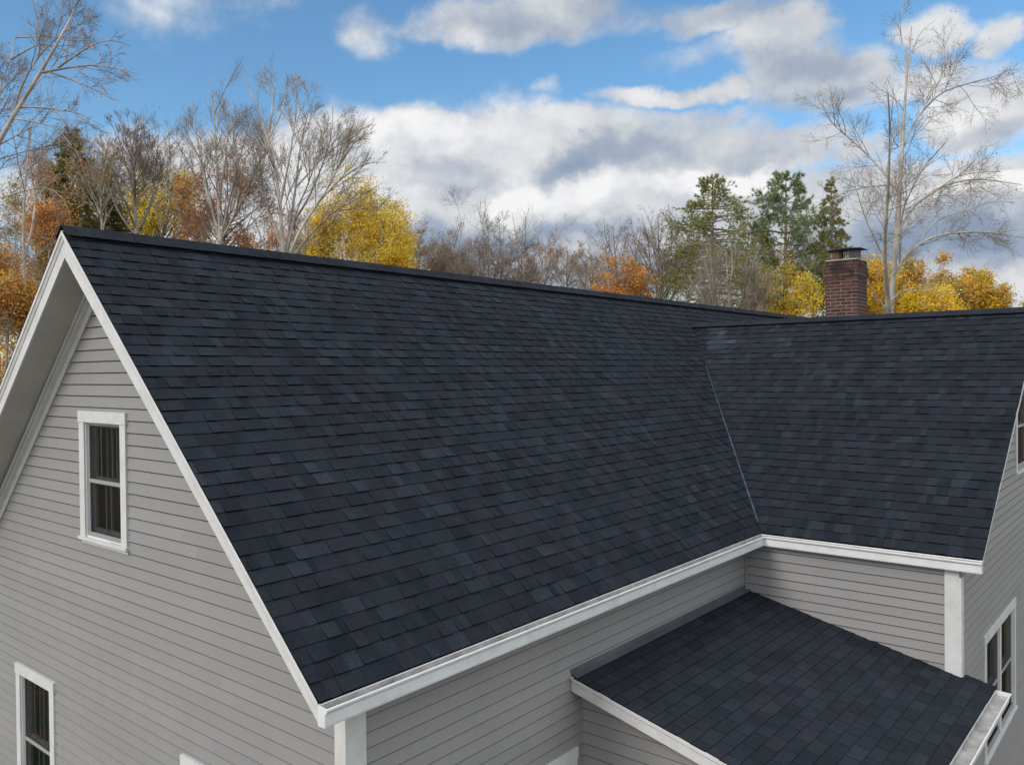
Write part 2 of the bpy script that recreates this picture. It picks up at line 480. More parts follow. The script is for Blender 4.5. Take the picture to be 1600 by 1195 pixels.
wing_roof = shingles((L, 3.75, 0), (0, -1, 0), (cw, 0, sw), (-sw, 0, cw), 3.75 + MW, Lw - .02, .184, 'wing_roof', None,
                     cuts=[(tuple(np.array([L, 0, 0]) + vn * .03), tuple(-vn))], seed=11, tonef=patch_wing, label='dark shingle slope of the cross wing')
shingles((XR + D2, -MW, 0), (0, 1, 0), (-cw, 0, sw), (sw, 0, cw), YT + MW, Lw - .02, EX, 'east_slope', wing_roof, seed=12)
mb = MB()
slab(mb, [(L, YT, 0), (L, -MW + .012, 0), (XR, -MW + .012, H2), (XR, YT, H2)][::-1], (-sw, 0, cw), -.02, .004)
slab(mb, [(XR + D2, -MW + .012, 0), (XR + D2, YT, 0), (XR + .002, YT, H2), (XR + .002, -MW + .012, H2)], (sw, 0, cw), -.02, .004)
hb(mb, 'roof_deck', M['black'], wing_roof, cuts=[(tuple(np.array([L, 0, 0]) + vn * .0), tuple(-vn))])
# valley metal
mb = MB()
va = np.array([L, 0, 0.]); vb = np.array([XR, YT, H2])
ax = vb - va; t1 = va + ax * .035; t2 = va + ax * .74
nn = np.array([-sw, 0, cw])
sidew = np.cross(nn, ax); sidew /= np.linalg.norm(sidew)
if sidew @ vn < 0: sidew = -sidew
mb.hexa([t1 + nn * .006 - sidew * .004, t1 + nn * .006 + sidew * .036, t2 + nn * .006 + sidew * .018, t2 + nn * .006 - sidew * .004,
         t1 + nn * .020 - sidew * .004, t1 + nn * .010 + sidew * .036, t2 + nn * .006 + sidew * .018, t2 + nn * .012 - sidew * .004])
hb(mb, 'valley_flashing', M['valley'], wing_roof)


def ridge_cap(A, B, s1, s2, name, parent, vent=True, seed=5):
    """folded cap shingles over a black vent strip; s1, s2 unit vectors down each slope"""
    A, B, s1, s2 = (np.array(q, float) for q in (A, B, s1, s2))
    d = B - A; ln = np.linalg.norm(d); d /= ln
    r = random.Random(seed)
    up = np.array([0, 0, 1.])
    base = .052 if vent else .02
    wd = .138 if vent else .12
    if vent:
        mb = MB()
        for s in (s1, s2):
            n = np.cross(d, s); n = n if n[2] > 0 else -n
            p0 = A + d * .05; p1 = B - d * .05
            mb.hexa([p0 + n * .014 + s * .0, p0 + n * .014 + s * .105, p1 + n * .014 + s * .105, p1 + n * .014, p0 + n * .053, p0 + n * .0515 + s * .105, p1 + n * .0515 + s * .105, p1 + n * .053])
        hb(mb, 'ridge_vent', M['black'], parent)
    mb = MB()
    k = int(ln / .145)
    for i in range(k):
        a = A + d * (ln * i / k); b = A + d * (ln * (i + 1) / k + .012)
        g = r.uniform(.9, 1.1); tn = r.choice(TONES); tn = tuple(.3 * q * g + .62 for q in tn)
        e = r.uniform(-.003, .003)
        for s in (s1, s2):
            n = np.cross(d, s); n = n if n[2] > 0 else -n
            lo0 = base + .004; hi0 = base + .012 + .001 * (i % 3); lo1 = base; hi1 = base + .009
            mb.hexa([a + up * lo0 * 1.0, a + n * lo0 + s * (wd + e), b + n * lo1 + s * (wd + e), b + up * lo1,
                     a + up * (hi0 + .008), a + n * hi0 + s * (wd + e), b + n * hi1 + s * (wd + e), b + up * (hi1 + .008)], tn)
    return hb(mb, name, M['shingle'], parent, fixn=True)


ridge_cap((.0, D, H), (XE, D, H), (0, -cm, -sm), (0, cm, -sm), 'ridge_cap', main_roof)
ridge_cap((XR, YT + .06, H2), (XR, -MW - .02, H2), (-cw, 0, -sw), (cw, 0, -sw), 'ridge_cap', wing_roof)

# ------------------------------------------------------------------ rakes, soffits, fascias
def rake(end, inward, eave, ridge, parent, depth=.27, ext=.0):
    """end: point on the rake at the eave (3D), inward: unit vector into the roof, eave->ridge 3D points on the roof plane"""
    inward = np.array(inward, float)
    a = np.array(eave, float); b = np.array(ridge, float)
    dn = np.array([0, 0, -1.])
    mbm = MB()
    # frieze board
    d0 = depth * .68
    mbm.hexa([a + inward * .03 + dn * d0, a + inward * .055 + dn * d0, b + inward * .055 + dn * depth, b + inward * .03 + dn * depth,
              a + inward * .03 + dn * .02, a + inward * .055 + dn * .02, b + inward * .055 + dn * .02, b + inward * .03 + dn * .02])
    # crown moulding stepped in profile
    prof = [(0, -.012), (.03, -.012), (.03, .095), (.022, .088), (.014, .06), (.010, .045), (0, .040)]
    mbm.sweep([inward * p + dn * q for p, q in prof], a, b)
    return hb(mbm, 'rake_board', M['white'], parent, bevel=.003)


rake(None, (1, 0, 0), (0, -.0, .0), (0, D, H), main_roof)
rake(None, (1, 0, 0), (0, 2 * D, .0), (0, D, H), main_roof)
rake(None, (0, 1, 0), (L, -MW, 0), (XR, -MW, H2), wing_roof)
rake(None, (0, 1, 0), (XR + D2, -MW, 0), (XR, -MW, H2), wing_roof)

WX, WY = .46, .26                 # gable wall and long wall planes
VX, VY = 7.90, -2.58              # wing west wall and wing gable wall planes
mb = MB()   # sloping soffits under the gable overhang
for sgn in (1, -1):
    ye = D - sgn * D; dd = .255
    de = .165
    mb.hexa([(.05, ye, -de - .012), (WX + .01, ye, -de - .012), (WX + .01, D, H - dd - .012), (.05, D, H - dd - .012),
             (.05, ye, -de), (WX + .01, ye, -de), (WX + .01, D, H - dd), (.05, D, H - dd)])
hb(mb, 'soffit', M['soffit'], main_roof)
mb = MB()   # flat soffits under the eaves, and fascia boards
mb.box(WX - .02, VX - .01, .012, WY, -.172, -.160)
mb.box(.06, L + .02, .0, .011, -.17, -.02)
hb(mb, 'eave_box', M['white'], main_roof)
mb = MB()
mb.box(L + .012, VX, VY - .2, WY - .01, -.172, -.160)
mb.box(L, L + .011, -MW + .03, .0, -.155, -.02)
hb(mb, 'eave_box', M['white'], wing_roof)
# frieze on the gable wall under the soffit (stepped moulding)
mb = MB()
for sgn in (1, -1):
    ye = D - sgn * (D - .3)
    z0 = .3 * K
    a = np.array([WX, ye, z0]); b = np.array([WX, D, H])
    for (t, d0, d1) in ((.028, .26, .50), (.055, .26, .36), (.085, .26, .315), (.040, .36, .385)):
        mb.sweep([np.array([0, 0, -d0]), np.array([-t, 0, -d0]), np.array([-t, 0, -d1]), np.array([0, 0, -d1])], a, b)
hb(mb, 'frieze_board', M['white'], house, fixn=True).matrix_parent_inverse = Matrix.Translation((0, 0, -GZ))

# ------------------------------------------------------------------ clapboard walls
def clapboards(P, U, N, ulen, z0, z1, holes, name, cuts=(), seed=1, expo=.1265, label=None, off=0., lip=.0085):
    """boards on a vertical plane; P origin (z ignored), U horizontal, N outwards; holes in (u0,u1,z0,z1)"""
    r = random.Random(seed)
    P, U, N = (np.array(q, float) for q in (P, U, N))
    P = np.array([P[0], P[1], 0.])
    Z = np.array([0, 0, 1.])
    mb = MB()
    j0 = int(math.floor((z0 - off) / expo)); j1 = int(math.ceil((z1 - off) / expo))
    for j in range(j0, j1):
        zb = off + j * expo; zt = zb + expo + .006
        segs = [(0, ulen)]
        for (a, b, c, d) in holes:
            if zb + expo * .5 > c and zb + expo * .5 < d:
                out = []
                for (s, e) in segs:
                    if b <= s or a >= e: out.append((s, e)); continue
                    if a > s: out.append((s, a))
                    if b < e: out.append((b, e))
                segs = out
        dz = r.uniform(-.0012, .0012)
        for (s, e) in segs:
            u = s
            while u < e - 1e-4:
                l = r.uniform(1.8, 4.6); u1 = min(e, u + l)
                if e - u1 < .3: u1 = e
                g = r.uniform(.955, 1.035); tn = (g, g, g * r.uniform(.99, 1.01))
                gp = .001 if u1 < e else 0
                o1 = .017 + r.uniform(-.001, .001); o2 = .002
                za = zb + dz; ue = u1 - gp
                q = [P + U * u + Z * za, P + U * ue + Z * za, P + U * ue + Z * za + N * (o1 - .006), P + U * u + Z * za + N * (o1 - .006),
                     P + U * u + Z * zt + N * o2, P + U * ue + Z * zt + N * o2,
                     P + U * u + Z * (za + lip) + N * o1, P + U * ue + Z * (za + lip) + N * o1]
                n = len(mb.v); mb.v += [tuple(z) for z in q]
                for fi, f in enumerate([(6, 7, 5, 4), (0, 1, 2, 3), (3, 2, 7, 6), (0, 3, 6, 4), (1, 5, 7, 2)]):
                    mb.f.append(tuple(n + k for k in f)); mb.mi.append(0); mb.c.append(tn if fi not in (1, 2) else (g * .15,) * 3)  # underside and lip blackened: contact shadow painted in under each lap
                u = u1
    # backing sheet
    return hb(mb, name, M['clap'], None, label=label, cuts=cuts, fixn=False)


# window openings (casing outer rectangles), gable wall: u = y
GW = [(3.77, 4.88, .57, 1.985), (5.70, 6.86, -3.05, -1.30), (1.56, 2.72, -3.05, -1.30)]
CS = .125


def hole(wr): return (wr[0] + CS * .6, wr[1] - CS * .6, wr[2] + CS * .4, wr[3] - CS * .6)


n_s = (0, -sm, cm); n_n = (0, sm, cm)
off_d = .27
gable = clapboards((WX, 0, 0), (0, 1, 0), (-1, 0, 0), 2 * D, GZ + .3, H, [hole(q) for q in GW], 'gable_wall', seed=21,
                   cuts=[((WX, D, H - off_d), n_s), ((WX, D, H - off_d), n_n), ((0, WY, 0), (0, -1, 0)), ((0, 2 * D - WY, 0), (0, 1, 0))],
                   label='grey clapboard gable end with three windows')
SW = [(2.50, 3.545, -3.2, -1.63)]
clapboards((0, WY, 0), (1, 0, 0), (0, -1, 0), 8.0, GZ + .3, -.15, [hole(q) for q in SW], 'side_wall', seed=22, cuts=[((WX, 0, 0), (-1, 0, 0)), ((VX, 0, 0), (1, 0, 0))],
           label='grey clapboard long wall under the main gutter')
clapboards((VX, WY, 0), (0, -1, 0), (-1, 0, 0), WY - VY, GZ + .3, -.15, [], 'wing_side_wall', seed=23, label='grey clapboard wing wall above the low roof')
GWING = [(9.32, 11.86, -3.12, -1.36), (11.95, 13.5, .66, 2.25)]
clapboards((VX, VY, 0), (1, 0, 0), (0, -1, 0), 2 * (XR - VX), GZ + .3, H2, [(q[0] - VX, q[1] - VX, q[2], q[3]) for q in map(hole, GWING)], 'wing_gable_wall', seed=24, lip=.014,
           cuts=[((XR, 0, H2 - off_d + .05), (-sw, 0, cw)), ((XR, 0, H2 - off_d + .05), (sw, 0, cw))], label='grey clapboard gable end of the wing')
# plain sheathing behind the boards and the hidden walls
mb = MB()
mb.box(WX + .003, WX + .02, 2 * D - WY - .01, 2 * D - WY, GZ, 0)
mb.box(WX + .3, XE - .3, 2 * D - WY - .012, 2 * D - WY, GZ, -.1)
mb.box(XE - .32, XE - .3, WY, 2 * D - WY - .02, GZ, 0)
mb.box(XR + D2 - .07, XR + D2 - .05, VY + .02, WY, GZ, -.1)
mb.box(XR + D2, XE - .33, WY, WY + .02, GZ, -.1)
hb(mb, 'back_walls', M['clap'], None, label='plain hidden rear walls')

# corner boards
mb = MB()
mb.box(WX - .022, WX + .19, WY - .026, WY, GZ + .1, -.16)
mb.box(WX - .022, WX, WY, WY + .11, GZ + .1, -.16)
hb(mb, 'corner_board', M['white'], None, bevel=.002)
mb = MB()
mb.box(VX - .024, VX, VY + .0, VY + .17, -1.75, -.158)
mb.box(VX - .024, VX + .12, VY - .024, VY, GZ + .1, -.26)
hb(mb, 'corner_board', M['white'], None, bevel=.002)
mb = MB()
mb.box(VX - .045, VX - .0165, WY - .045, WY - .0165, -1.0, -.158)
hb(mb, 'corner_bead', M['clap'], None)

# ------------------------------------------------------------------ gutters
def gutter(A, B, out, name, endA=True, endB=False, mA=0, mB=0, wd=.110, hgt=.152, drop=.012, mats=None):
    """open K-style gutter: A->B run, out = outward unit vector. mA/mB: mitre amounts (run extension per outward metre)"""
    A = np.array(A, float); B = np.array(B, float); out = np.array(out, float)
    d = (B - A) / np.linalg.norm(B - A); Z = np.array([0, 0, 1.])
    g0 = wd - .028
    outer = [(0.003, -.004), (.003, -hgt), (g0, -hgt), (g0 + .004, -hgt + .015), (g0 + .004, -.055), (wd - .004, -.036), (wd, -.028), (wd, -drop - .004), (wd - .005, -drop), (wd - .014, -drop), (wd - .018, -drop - .006)]
    inner = [(wd - .020, -.030), (g0 - .002, -.055), (.05, -.062), (.012, -.055), (.007, -.012)]
    mb = MB()
    def P(base, s, q, mitre): return base + out * q[0] + Z * q[1] + d * (mitre * q[0]) * s
    pr = outer + inner; k = len(pr)
    n = len(mb.v)
    mb.v += [tuple(P(A, -1, q, mA)) for q in pr] + [tuple(P(B, 1, q, mB)) for q in pr]
    for i in range(k):
        j = (i + 1) % k
        dirt = (len(outer) - 1) <= i < k - 1
        mb.f.append((n + i, n + j, n + k + j, n + k + i)); mb.c.append((1, 1, 1)); mb.mi.append(1 if dirt else 0)
    for (e, base, s, mi_) in ((endA, 0, -1, mA), (endB, k, 1, mB)):
        if e:   # end cap plate, a shallow box
            bs = A if base == 0 else B
            plate = outer[:8] + [(wd - .008, -drop + .002), (0.003, -.002)]
            o0 = bs + d * s * .0; 
            mb.sweep([out * q[0] * 1.01 + Z * q[1] for q in plate], bs - d * s * .004, bs + d * s * .003)
    return mb


mb = gutter((.004, 0, 0), (L - .0, 0, 0), (0, -1, 0), 'gutter', endA=True, mB=-1.0)
# seams
for xs in (3.05,):
    pass
hb(mb, 'gutter', [M['gutter'], M['dirt']], None, label='white gutter along the main eave')
mb = gutter((L, 0, 0), (L, -MW, 0), (-1, 0, 0), 'gutter', endA=False, endB=True, mA=-1.0)
hb(mb, 'gutter', [M['gutter'], M['dirt']], None, label='white gutter along the wing eave')

# ------------------------------------------------------------------ low roof in the corner
SL = math.atan(.2315); ss, cs_ = math.sin(SL), math.cos(SL)
SZ = -.865          # roof plane at the main wall
SX0, SX1 = 3.455, 8.03
SYE = -2.95
def sz(y): return SZ + (y - WY) * .2315
Ls = (WY - SYE) / cs_
porch = shingles((SX0, SYE, sz(SYE)), (1, 0, 0), (0, cs_, ss), (0, -ss, cs_), VX - .005 - SX0, Ls - .05, EX * 1.02, 'porch_roof', None, kind='tab', seed=31, label='low sloped dark shingle roof in the inner corner')
shingles((VX - .004, SYE, sz(SYE)), (1, 0, 0), (0, cs_, ss), (0, -ss, cs_), SX1 - VX + .02, (VY - .03 - SYE) / cs_, EX * 1.02, 'roof_lip', porch, kind='tab', seed=32)
mb = MB()
slab(mb, [(SX0 + .01, SYE, sz(SYE)), (VX - .005, SYE, sz(SYE)), (VX - .005, WY - .003, sz(WY - .003)), (SX0 + .01, WY - .003, sz(WY - .003))], (0, -ss, cs_), -.02, .004)
slab(mb, [(VX - .004, SYE, sz(SYE)), (SX1, SYE, sz(SYE)), (SX1, VY - .03, sz(VY - .03)), (VX - .004, VY - .03, sz(VY - .03))], (0, -ss, cs_), -.02, .004)
hb(mb, 'roof_deck', M['black'], porch)
mb = MB()
dn = np.array([0, 0, -1.]); ix = np.array([1., 0, 0])
a = np.array([SX0, SYE - .01, sz(SYE - .01)]); b_ = np.array([SX0, WY - .016, sz(WY - .016)])
mb.sweep([ix * p + dn * q for p, q in [(0, -.010), (.03, -.010), (.03, .05), (.012, .045), (0, .032)]], a, b_)
mb.sweep([ix * p + dn * q for p, q in [(.014, .02), (.04, .02), (.04, .15), (.014, .15)]], a, b_)
hb(mb, 'rake_board', M['white'], porch, bevel=.002)
mb = MB()   # soffit of the low roof
mb.hexa([(SX0 + .04, SYE, sz(SYE) - .14), (3.70, SYE, sz(SYE) - .14), (3.70, WY, sz(WY) - .14), (SX0 + .04, WY, sz(WY) - .14),
         (SX0 + .04, SYE, sz(SYE) - .13), (3.70, SYE, sz(SYE) - .13), (3.70, WY, sz(WY) - .13), (SX0 + .04, WY, sz(WY) - .13)])
hb(mb, 'soffit', M['white'], porch)
mb = MB()   # apron flashing against the long wall
f0, f1 = SX0 + .01, VX - .002
y1 = WY - .019
mb.hexa([(f0, y1 - .004, sz(y1) + .01), (f1, y1 - .004, sz(y1) + .01), (f1, y1, sz(y1) + .01), (f0, y1, sz(y1) + .01),
         (f0, y1 - .004, sz(y1) + .085), (f1, y1 - .004, sz(y1) + .085), (f1, y1, sz(y1) + .085), (f0, y1, sz(y1) + .085)])
y0 = y1 - .075
mb.hexa([(f0, y0, sz(y0) + .026), (f1, y0, sz(y0) + .026), (f1, y1 - .004, sz(y1) + .026), (f0, y1 - .004, sz(y1) + .026),
         (f0, y0, sz(y0) + .031), (f1, y0, sz(y0) + .031), (f1, y1 - .004, sz(y1) + .034), (f0, y1 - .004, sz(y1) + .034)])
hb(mb, 'wall_flashing', M['flash'], porch)
# low gutter with end at the wing gable
mb = gutter((SX0, SYE, sz(SYE) - .012), (SX1 - .01, SYE, sz(SYE) - .012), (0, -1, 0), 'gutter', endA=True, endB=True, wd=.17, hgt=.13)
hb(mb, 'gutter', [M['gutter'], M['dirt']], porch, label='wide dirty gutter of the low roof')
# side wall and front wall under the low roof
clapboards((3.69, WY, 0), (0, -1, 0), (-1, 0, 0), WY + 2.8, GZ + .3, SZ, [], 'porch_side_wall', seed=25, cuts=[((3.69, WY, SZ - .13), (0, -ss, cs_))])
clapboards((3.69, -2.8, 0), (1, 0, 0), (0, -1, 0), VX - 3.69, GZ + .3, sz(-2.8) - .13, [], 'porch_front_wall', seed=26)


# ------------------------------------------------------------------ windows
def window(P, U, N, wr, name='window', double=False, label=None, muntins=(2, 1), sill=True):
    """wr: outer casing rectangle (u0,u1,z0,z1) on plane through P"""
    P = np.array([P[0], P[1], 0.]); U = np.array(U, float); N = np.array(N, float); Z = np.array([0, 0, 1.])
    u0, u1, z0, z1 = wr

    def bx(mb, a, b, c, d, n0, n1, col=(1, 1, 1)):
        pts = []
        for z in (c, d):
            for (u, n) in ((a, n0), (b, n0), (b, n1), (a, n1)):
                pts.append(P + U * u + Z * z + N * n)
        mb.hexa(pts, col)
    mb = MB()
    cs = CS
    t = .034
    bx(mb, u0, u0 + cs, z0, z1 - cs - .001, 0, t); bx(mb, u1 - cs, u1, z0, z1 - cs - .001, 0, t)
    bx(mb, u0 - .012, u1 + .012, z1 - cs, z1, 0, t + .006)
    win = hb(mb, name, M['white'], None, label=label, bevel=.002)
    mb = MB()
    bx(mb, u0 - .02, u1 + .02, z0 - .035, z0 - .001, -.1, t + .022)
    bx(mb, u0 + .002, u1 - .002, z0 - .075, z0 - .036, 0, .019)
    hb(mb, 'sill', M['white'], win, bevel=.003)
    a, b, c, d = u0 + cs, u1 - cs, z0, z1 - cs
    # jamb lining
    mb = MB(); dp = -.10
    bx(mb, a - .012, a + .012, c, d, dp, .012); bx(mb, b - .012, b + .012, c, d, dp, .012)
    bx(mb, a + .012, b - .012, d - .012, d + .012, dp, .012); bx(mb, a + .012, b - .012, c, c + .02, dp, .010)
    units = [(a + .013, b - .013)]
    if double:
        mid = (a + b) / 2
        bx(mb, mid - .05, mid + .05, c + .021, d - .013, dp, .02)
        units = [(a + .013, mid - .051), (mid + .051, b - .013)]
    hb(mb, 'jamb', M['sash'], win)
    for (p, q) in units:
        zm = (c + d) / 2 - .01
        mb = MB()   # storm frame + meeting rail
        fw = .022
        bx(mb, p, p + fw, c + .021, d - .013, -.035, -.012); bx(mb, q - fw, q, c + .021, d - .013, -.035, -.012)
        bx(mb, p + fw, q - fw, d - .013 - fw, d - .013, -.035, -.012); bx(mb, p + fw, q - fw, c + .021, c + .021 + .03, -.035, -.012)
        bx(mb, p + fw, q - fw, zm - .02, zm + .02, -.034, -.010)
        hb(mb, 'storm_frame', M['screen'], win)
        mb = MB()
        for (zz0, zz1, k) in ((zm + .02, d - .036, muntins[0]), (c + .052, zm - .02, muntins[1])):
            for i in range(k):
                uu = p + fw + (q - p - 2 * fw) * (i + 1) / (k + 1) + (.03 if k == 1 else 0)
                bx(mb, uu - .010, uu + .010, zz0, zz1, -.034, -.0255)
        if mb.v: hb(mb, 'muntin', M['white'], win)
        mb = MB()
        bx(mb, p + fw - .002, q - fw + .002, c + .04, d - .03, -.024, -.021)
        hb(mb, 'pane', M['glass'], win)
        mb = MB()   # inner sash
        for (zz0, zz1, nn_, k) in ((zm, d - .015, -.075, muntins[0]), (c + .03, zm, -.06, muntins[1])):
            sw_ = .05
            bx(mb, p, p + sw_, zz0, zz1, nn_ - .03, nn_); bx(mb, q - sw_, q, zz0, zz1, nn_ - .03, nn_)
            bx(mb, p + sw_, q - sw_, zz1 - .045, zz1, nn_ - .03, nn_); bx(mb, p + sw_, q - sw_, zz0, zz0 + (.07 if zz0 < zm - .1 else .04), nn_ - .03, nn_)
            for i in range(k):
                uu = p + sw_ + (q - p - 2 * sw_) * (i + 1) / (k + 1)
                bx(mb, uu - .010, uu + .010, zz0 + .04, zz1 - .04, nn_ - .022, nn_ - .006)
        hb(mb, 'sash', M['sash'], win)
    mb = MB()   # dark room behind
    bx(mb, a - .02, b + .02, c - .02, d + .02, -.19, -.11)
    ro = MB(); ro.v = mb.v
    ro.f = mb.f[:]; ro.c = mb.c[:]; ro.mi = mb.mi[:]
    # drop the face towards the glass
    keep = []
    for i, f in enumerate(ro.f):
        cen = sum((np.array(ro.v[k]) for k in f)) / 4
        if abs(((cen - P) @ N) + .11) > 1e-4: keep.append(i)
    ro.f = [ro.f[i] for i in keep]; ro.c = [ro.c[i] for i in keep]; ro.mi = [ro.mi[i] for i in keep]
    hb(ro, 'room', M['room'], win, fixn=False)
    return win


window((WX, 0, 0), (0, 1, 0), (-1, 0, 0), GW[0], label='small attic window high in the gable')
window((WX, 0, 0), (0, 1, 0), (-1, 0, 0), GW[1], label='lower window at the left of the gable wall')
window((WX, 0, 0), (0, 1, 0), (-1, 0, 0), GW[2], label='lower window at the right of the gable wall')
window((0, WY, 0), (1, 0, 0), (0, -1, 0), SW[0], label='window under the low roof edge')
window((0, VY, 0), (1, 0, 0), (0, -1, 0), GWING[0], double=True, label='double window of the wing gable', muntins=(0, 0))
window((0, VY, 0), (1, 0, 0), (0, -1, 0), GWING[1], label='upper window of the wing gable', muntins=(0, 0))

# ------------------------------------------------------------------ chimney
CX0, CX1, CY0, CY1 = 12.98, 13.59, .19, .80
CT = 4.50
mb = MB()
mb.box(CX0 + .003, CX1 - .003, CY0 + .003, CY1 - .003, 2.3, CT - .02)
mb.box(CX0 - .016, CX1 + .016, CY0 - .016, CY1 + .016, CT - 4.4 * .0677 + .004, CT - 2 * .0677)
chim = hb(mb, 'chimney', M['mortar'], None, label='square red brick chimney with soot under the top')
mb = MB()
r = random.Random(5)
ch = .0677
nrow = int((CT - 2.4) / ch)
for i in range(nrow):
    zt = CT - i * ch - .003; zb = zt - ch + .014
    e = .022 if 2 <= i <= 3 else (.010 if i in (4,) else 0)
    sides = [((CX0 - e, CY0 - e), (1, 0), CX1 - CX0 + 2 * e, (0, -1)), ((CX0 - e, CY1 + e), (0, -1), CY1 - CY0 + 2 * e, (-1, 0)),
             ((CX1 + e, CY0 - e), (0, 1), CY1 - CY0 + 2 * e, (1, 0)), ((CX1 + e, CY1 + e), (-1, 0), CX1 - CX0 + 2 * e, (0, 1))]
    for si, (p, d, ln, nrm) in enumerate(sides):
        u = 0.
        first = .10 if (i + si) % 2 else .203
        while u < ln - .005:
            wd = first if u == 0 else .203
            u1 = min(u + wd, ln)
            if ln - u1 < .03: u1 = ln
            g = r.uniform(.62, 1.35); hs = r.uniform(.9, 1.12)
            tn = (g, g * hs, g * hs)
            a0 = np.array([p[0] + d[0] * u, p[1] + d[1] * u, 0]); a1 = np.array([p[0] + d[0] * (u1 - (.014 if u1 < ln else 0)), p[1] + d[1] * (u1 - (.014 if u1 < ln else 0)), 0])
            nv = np.array([nrm[0], nrm[1], 0.]); t = .03
            jit = r.uniform(-.001, .0015)
            mb.hexa([q + np.array([0, 0, z]) for z in (zb, zt) for q in (a0 + nv * jit, a1 + nv * jit, a1 - nv * t, a0 - nv * t)], tn)
            u = u1
hb(mb, 'bricks', M['brick'], chim)
mb = MB()
mb.box(CX0 + .0, CX1 - .0, CY0 + .0, CY1 - .0, CT, CT + .02)
hb(mb, 'crown_slab', M['crown'], chim, bevel=.006)
mb = MB()
mb.box(CX0 + .12, CX0 + .36, CY0 + .38, CY0 + .52, CT + .021, CT + .215)
hb(mb, 'flue', M['clay'], chim, bevel=.006)
mb = MB()
mb.box(CX0 + .12, CX0 + .40, CY0 + .05, CY0 + .20, CT + .021, CT + .215)
mb.box(CX0 + .10, CX0 + .42, CY0 + .04, CY0 + .54, CT + .021, CT + .036)
for (bx_, by_) in ((.13, .24), (.35, .24), (.13, .35), (.35, .35)):
    mb.box(CX0 + bx_, CX0 + bx_ + .012, CY0 + by_, CY0 + by_ + .012, CT + .037, CT + .215)
a, b_ = CX0 + .03, CX0 + .49
mb.hexa([(a, CY0 - .06, CT + .210), (b_, CY0 - .06, CT + .210), (b_, CY0 + .30, CT + .225), (a, CY0 + .30, CT + .225),
         (a, CY0 - .06, CT + .222), (b_, CY0 - .06, CT + .222), (b_, CY0 + .30, CT + .246), (a, CY0 + .30, CT + .246)])
mb.hexa([(a + .01, CY0 + .31, CT + .222), (b_ - .01, CY0 + .31, CT + .222), (b_ - .01, CY0 + .62, CT + .208), (a + .01, CY0 + .62, CT + .208),
         (a + .01, CY0 + .31, CT + .238), (b_ - .01, CY0 + .31, CT + .238), (b_ - .01, CY0 + .62, CT + .222), (a + .01, CY0 + .62, CT + .222)])
hb(mb, 'chimney_cap', M['cap'], chim, bevel=.003)

# ------------------------------------------------------------------ ground
m, h, b, o = mat('leafy_lawn'); M['ground'] = m
co_ = obj_co(h)
a1 = h.noise(co_, .08, 6, .6); a2 = h.noise(co_, 1.5, 8, .7); a3 = h.noise(co_, 12, 5, .7)
c = h.mix(h.step(a1, .4, .6), (.045, .065, .02), (.10, .065, .03))
c = h.mix(h.step(a2, .5, .68), c, (.22, .13, .04))
c = h.mix(1, c, h.ramp(a3, [(.3, .6), (.7, 1.4)]), 'MULTIPLY')
h.put(b.inputs['Base Color'], c); b.inputs['Roughness'].default_value = .95
bump(h, b, a2, .6, .1)
mb = MB()
NG = 64
gx = [(-1 + 2 * i / NG) for i in range(NG + 1)]
gx = [math.copysign(abs(q) ** 2.2, q) * 900 for q in gx]
gr_ = random.Random(2)
vid = {}
for i, x in enumerate(gx):
    for j, y in enumerate(gx):
        rr = math.hypot(x - 8, y - 2)
        z = GZ + (0 if rr < 24 else gr_.uniform(-.15, .15) + min(1.5, (rr - 24) * .01))
        vid[i, j] = len(mb.v); mb.v.append((x, y, z))
for i in range(NG):
    for j in range(NG):
        mb.f.append((vid[i, j], vid[i + 1, j], vid[i + 1, j + 1], vid[i, j + 1])); mb.c.append((1, 1, 1)); mb.mi.append(0)
go = mb.build('ground', M['ground'])
go['kind'] = 'structure'
for p in go.data.polygons: p.use_smooth = True

# ------------------------------------------------------------------ tree materials
def bark(name, lo, hi, sc=3.):
    m, h, b, o = mat(name)
    co_ = obj_co(h)
    d = h.noise(h.v('MULTIPLY', co_, (1, 1, .35)), sc, 6, .7)
    d2 = h.noise(co_, .9, 4, .6)
    c = h.ramp(d, [(.3, lo), (.65, hi)])
    c = h.mix(1, c, h.ramp(d2, [(.35, .7), (.65, 1.15)]), 'MULTIPLY')
    c = h.mix(1, c, tone(h), 'MULTIPLY')
    h.put(b.inputs['Base Color'], c); b.inputs['Roughness'].default_value = .9
    return m


M['bark_pale'] = bark('pale_bark', (.24, .215, .18), (.54, .49, .425))
M['bark_grey'] = bark('grey_bark', (.19, .165, .14), (.46, .41, .36))
M['bark_brown'] = bark('brown_bark', (.15, .125, .10), (.38, .32, .27))


def leafm(name, transl=.35):
    m, h, b, o = mat(name)
    df = h.n('ShaderNodeBsdfDiffuse'); tl = h.n('ShaderNodeBsdfTranslucent'); ms = h.n('ShaderNodeMixShader')
    c = tone(h)
    h.put(df.inputs[0], c); h.put(tl.inputs[0], c); ms.inputs[0].default_value = transl
    h.t.links.new(df.outputs[0], ms.inputs[1]); h.t.links.new(tl.outputs[0], ms.inputs[2]); h.t.links.new(ms.outputs[0], o.inputs[0])
    return m


M['leaf'] = leafm('autumn_leaf', .45)
M['needle'] = leafm('conifer_needle', .2)


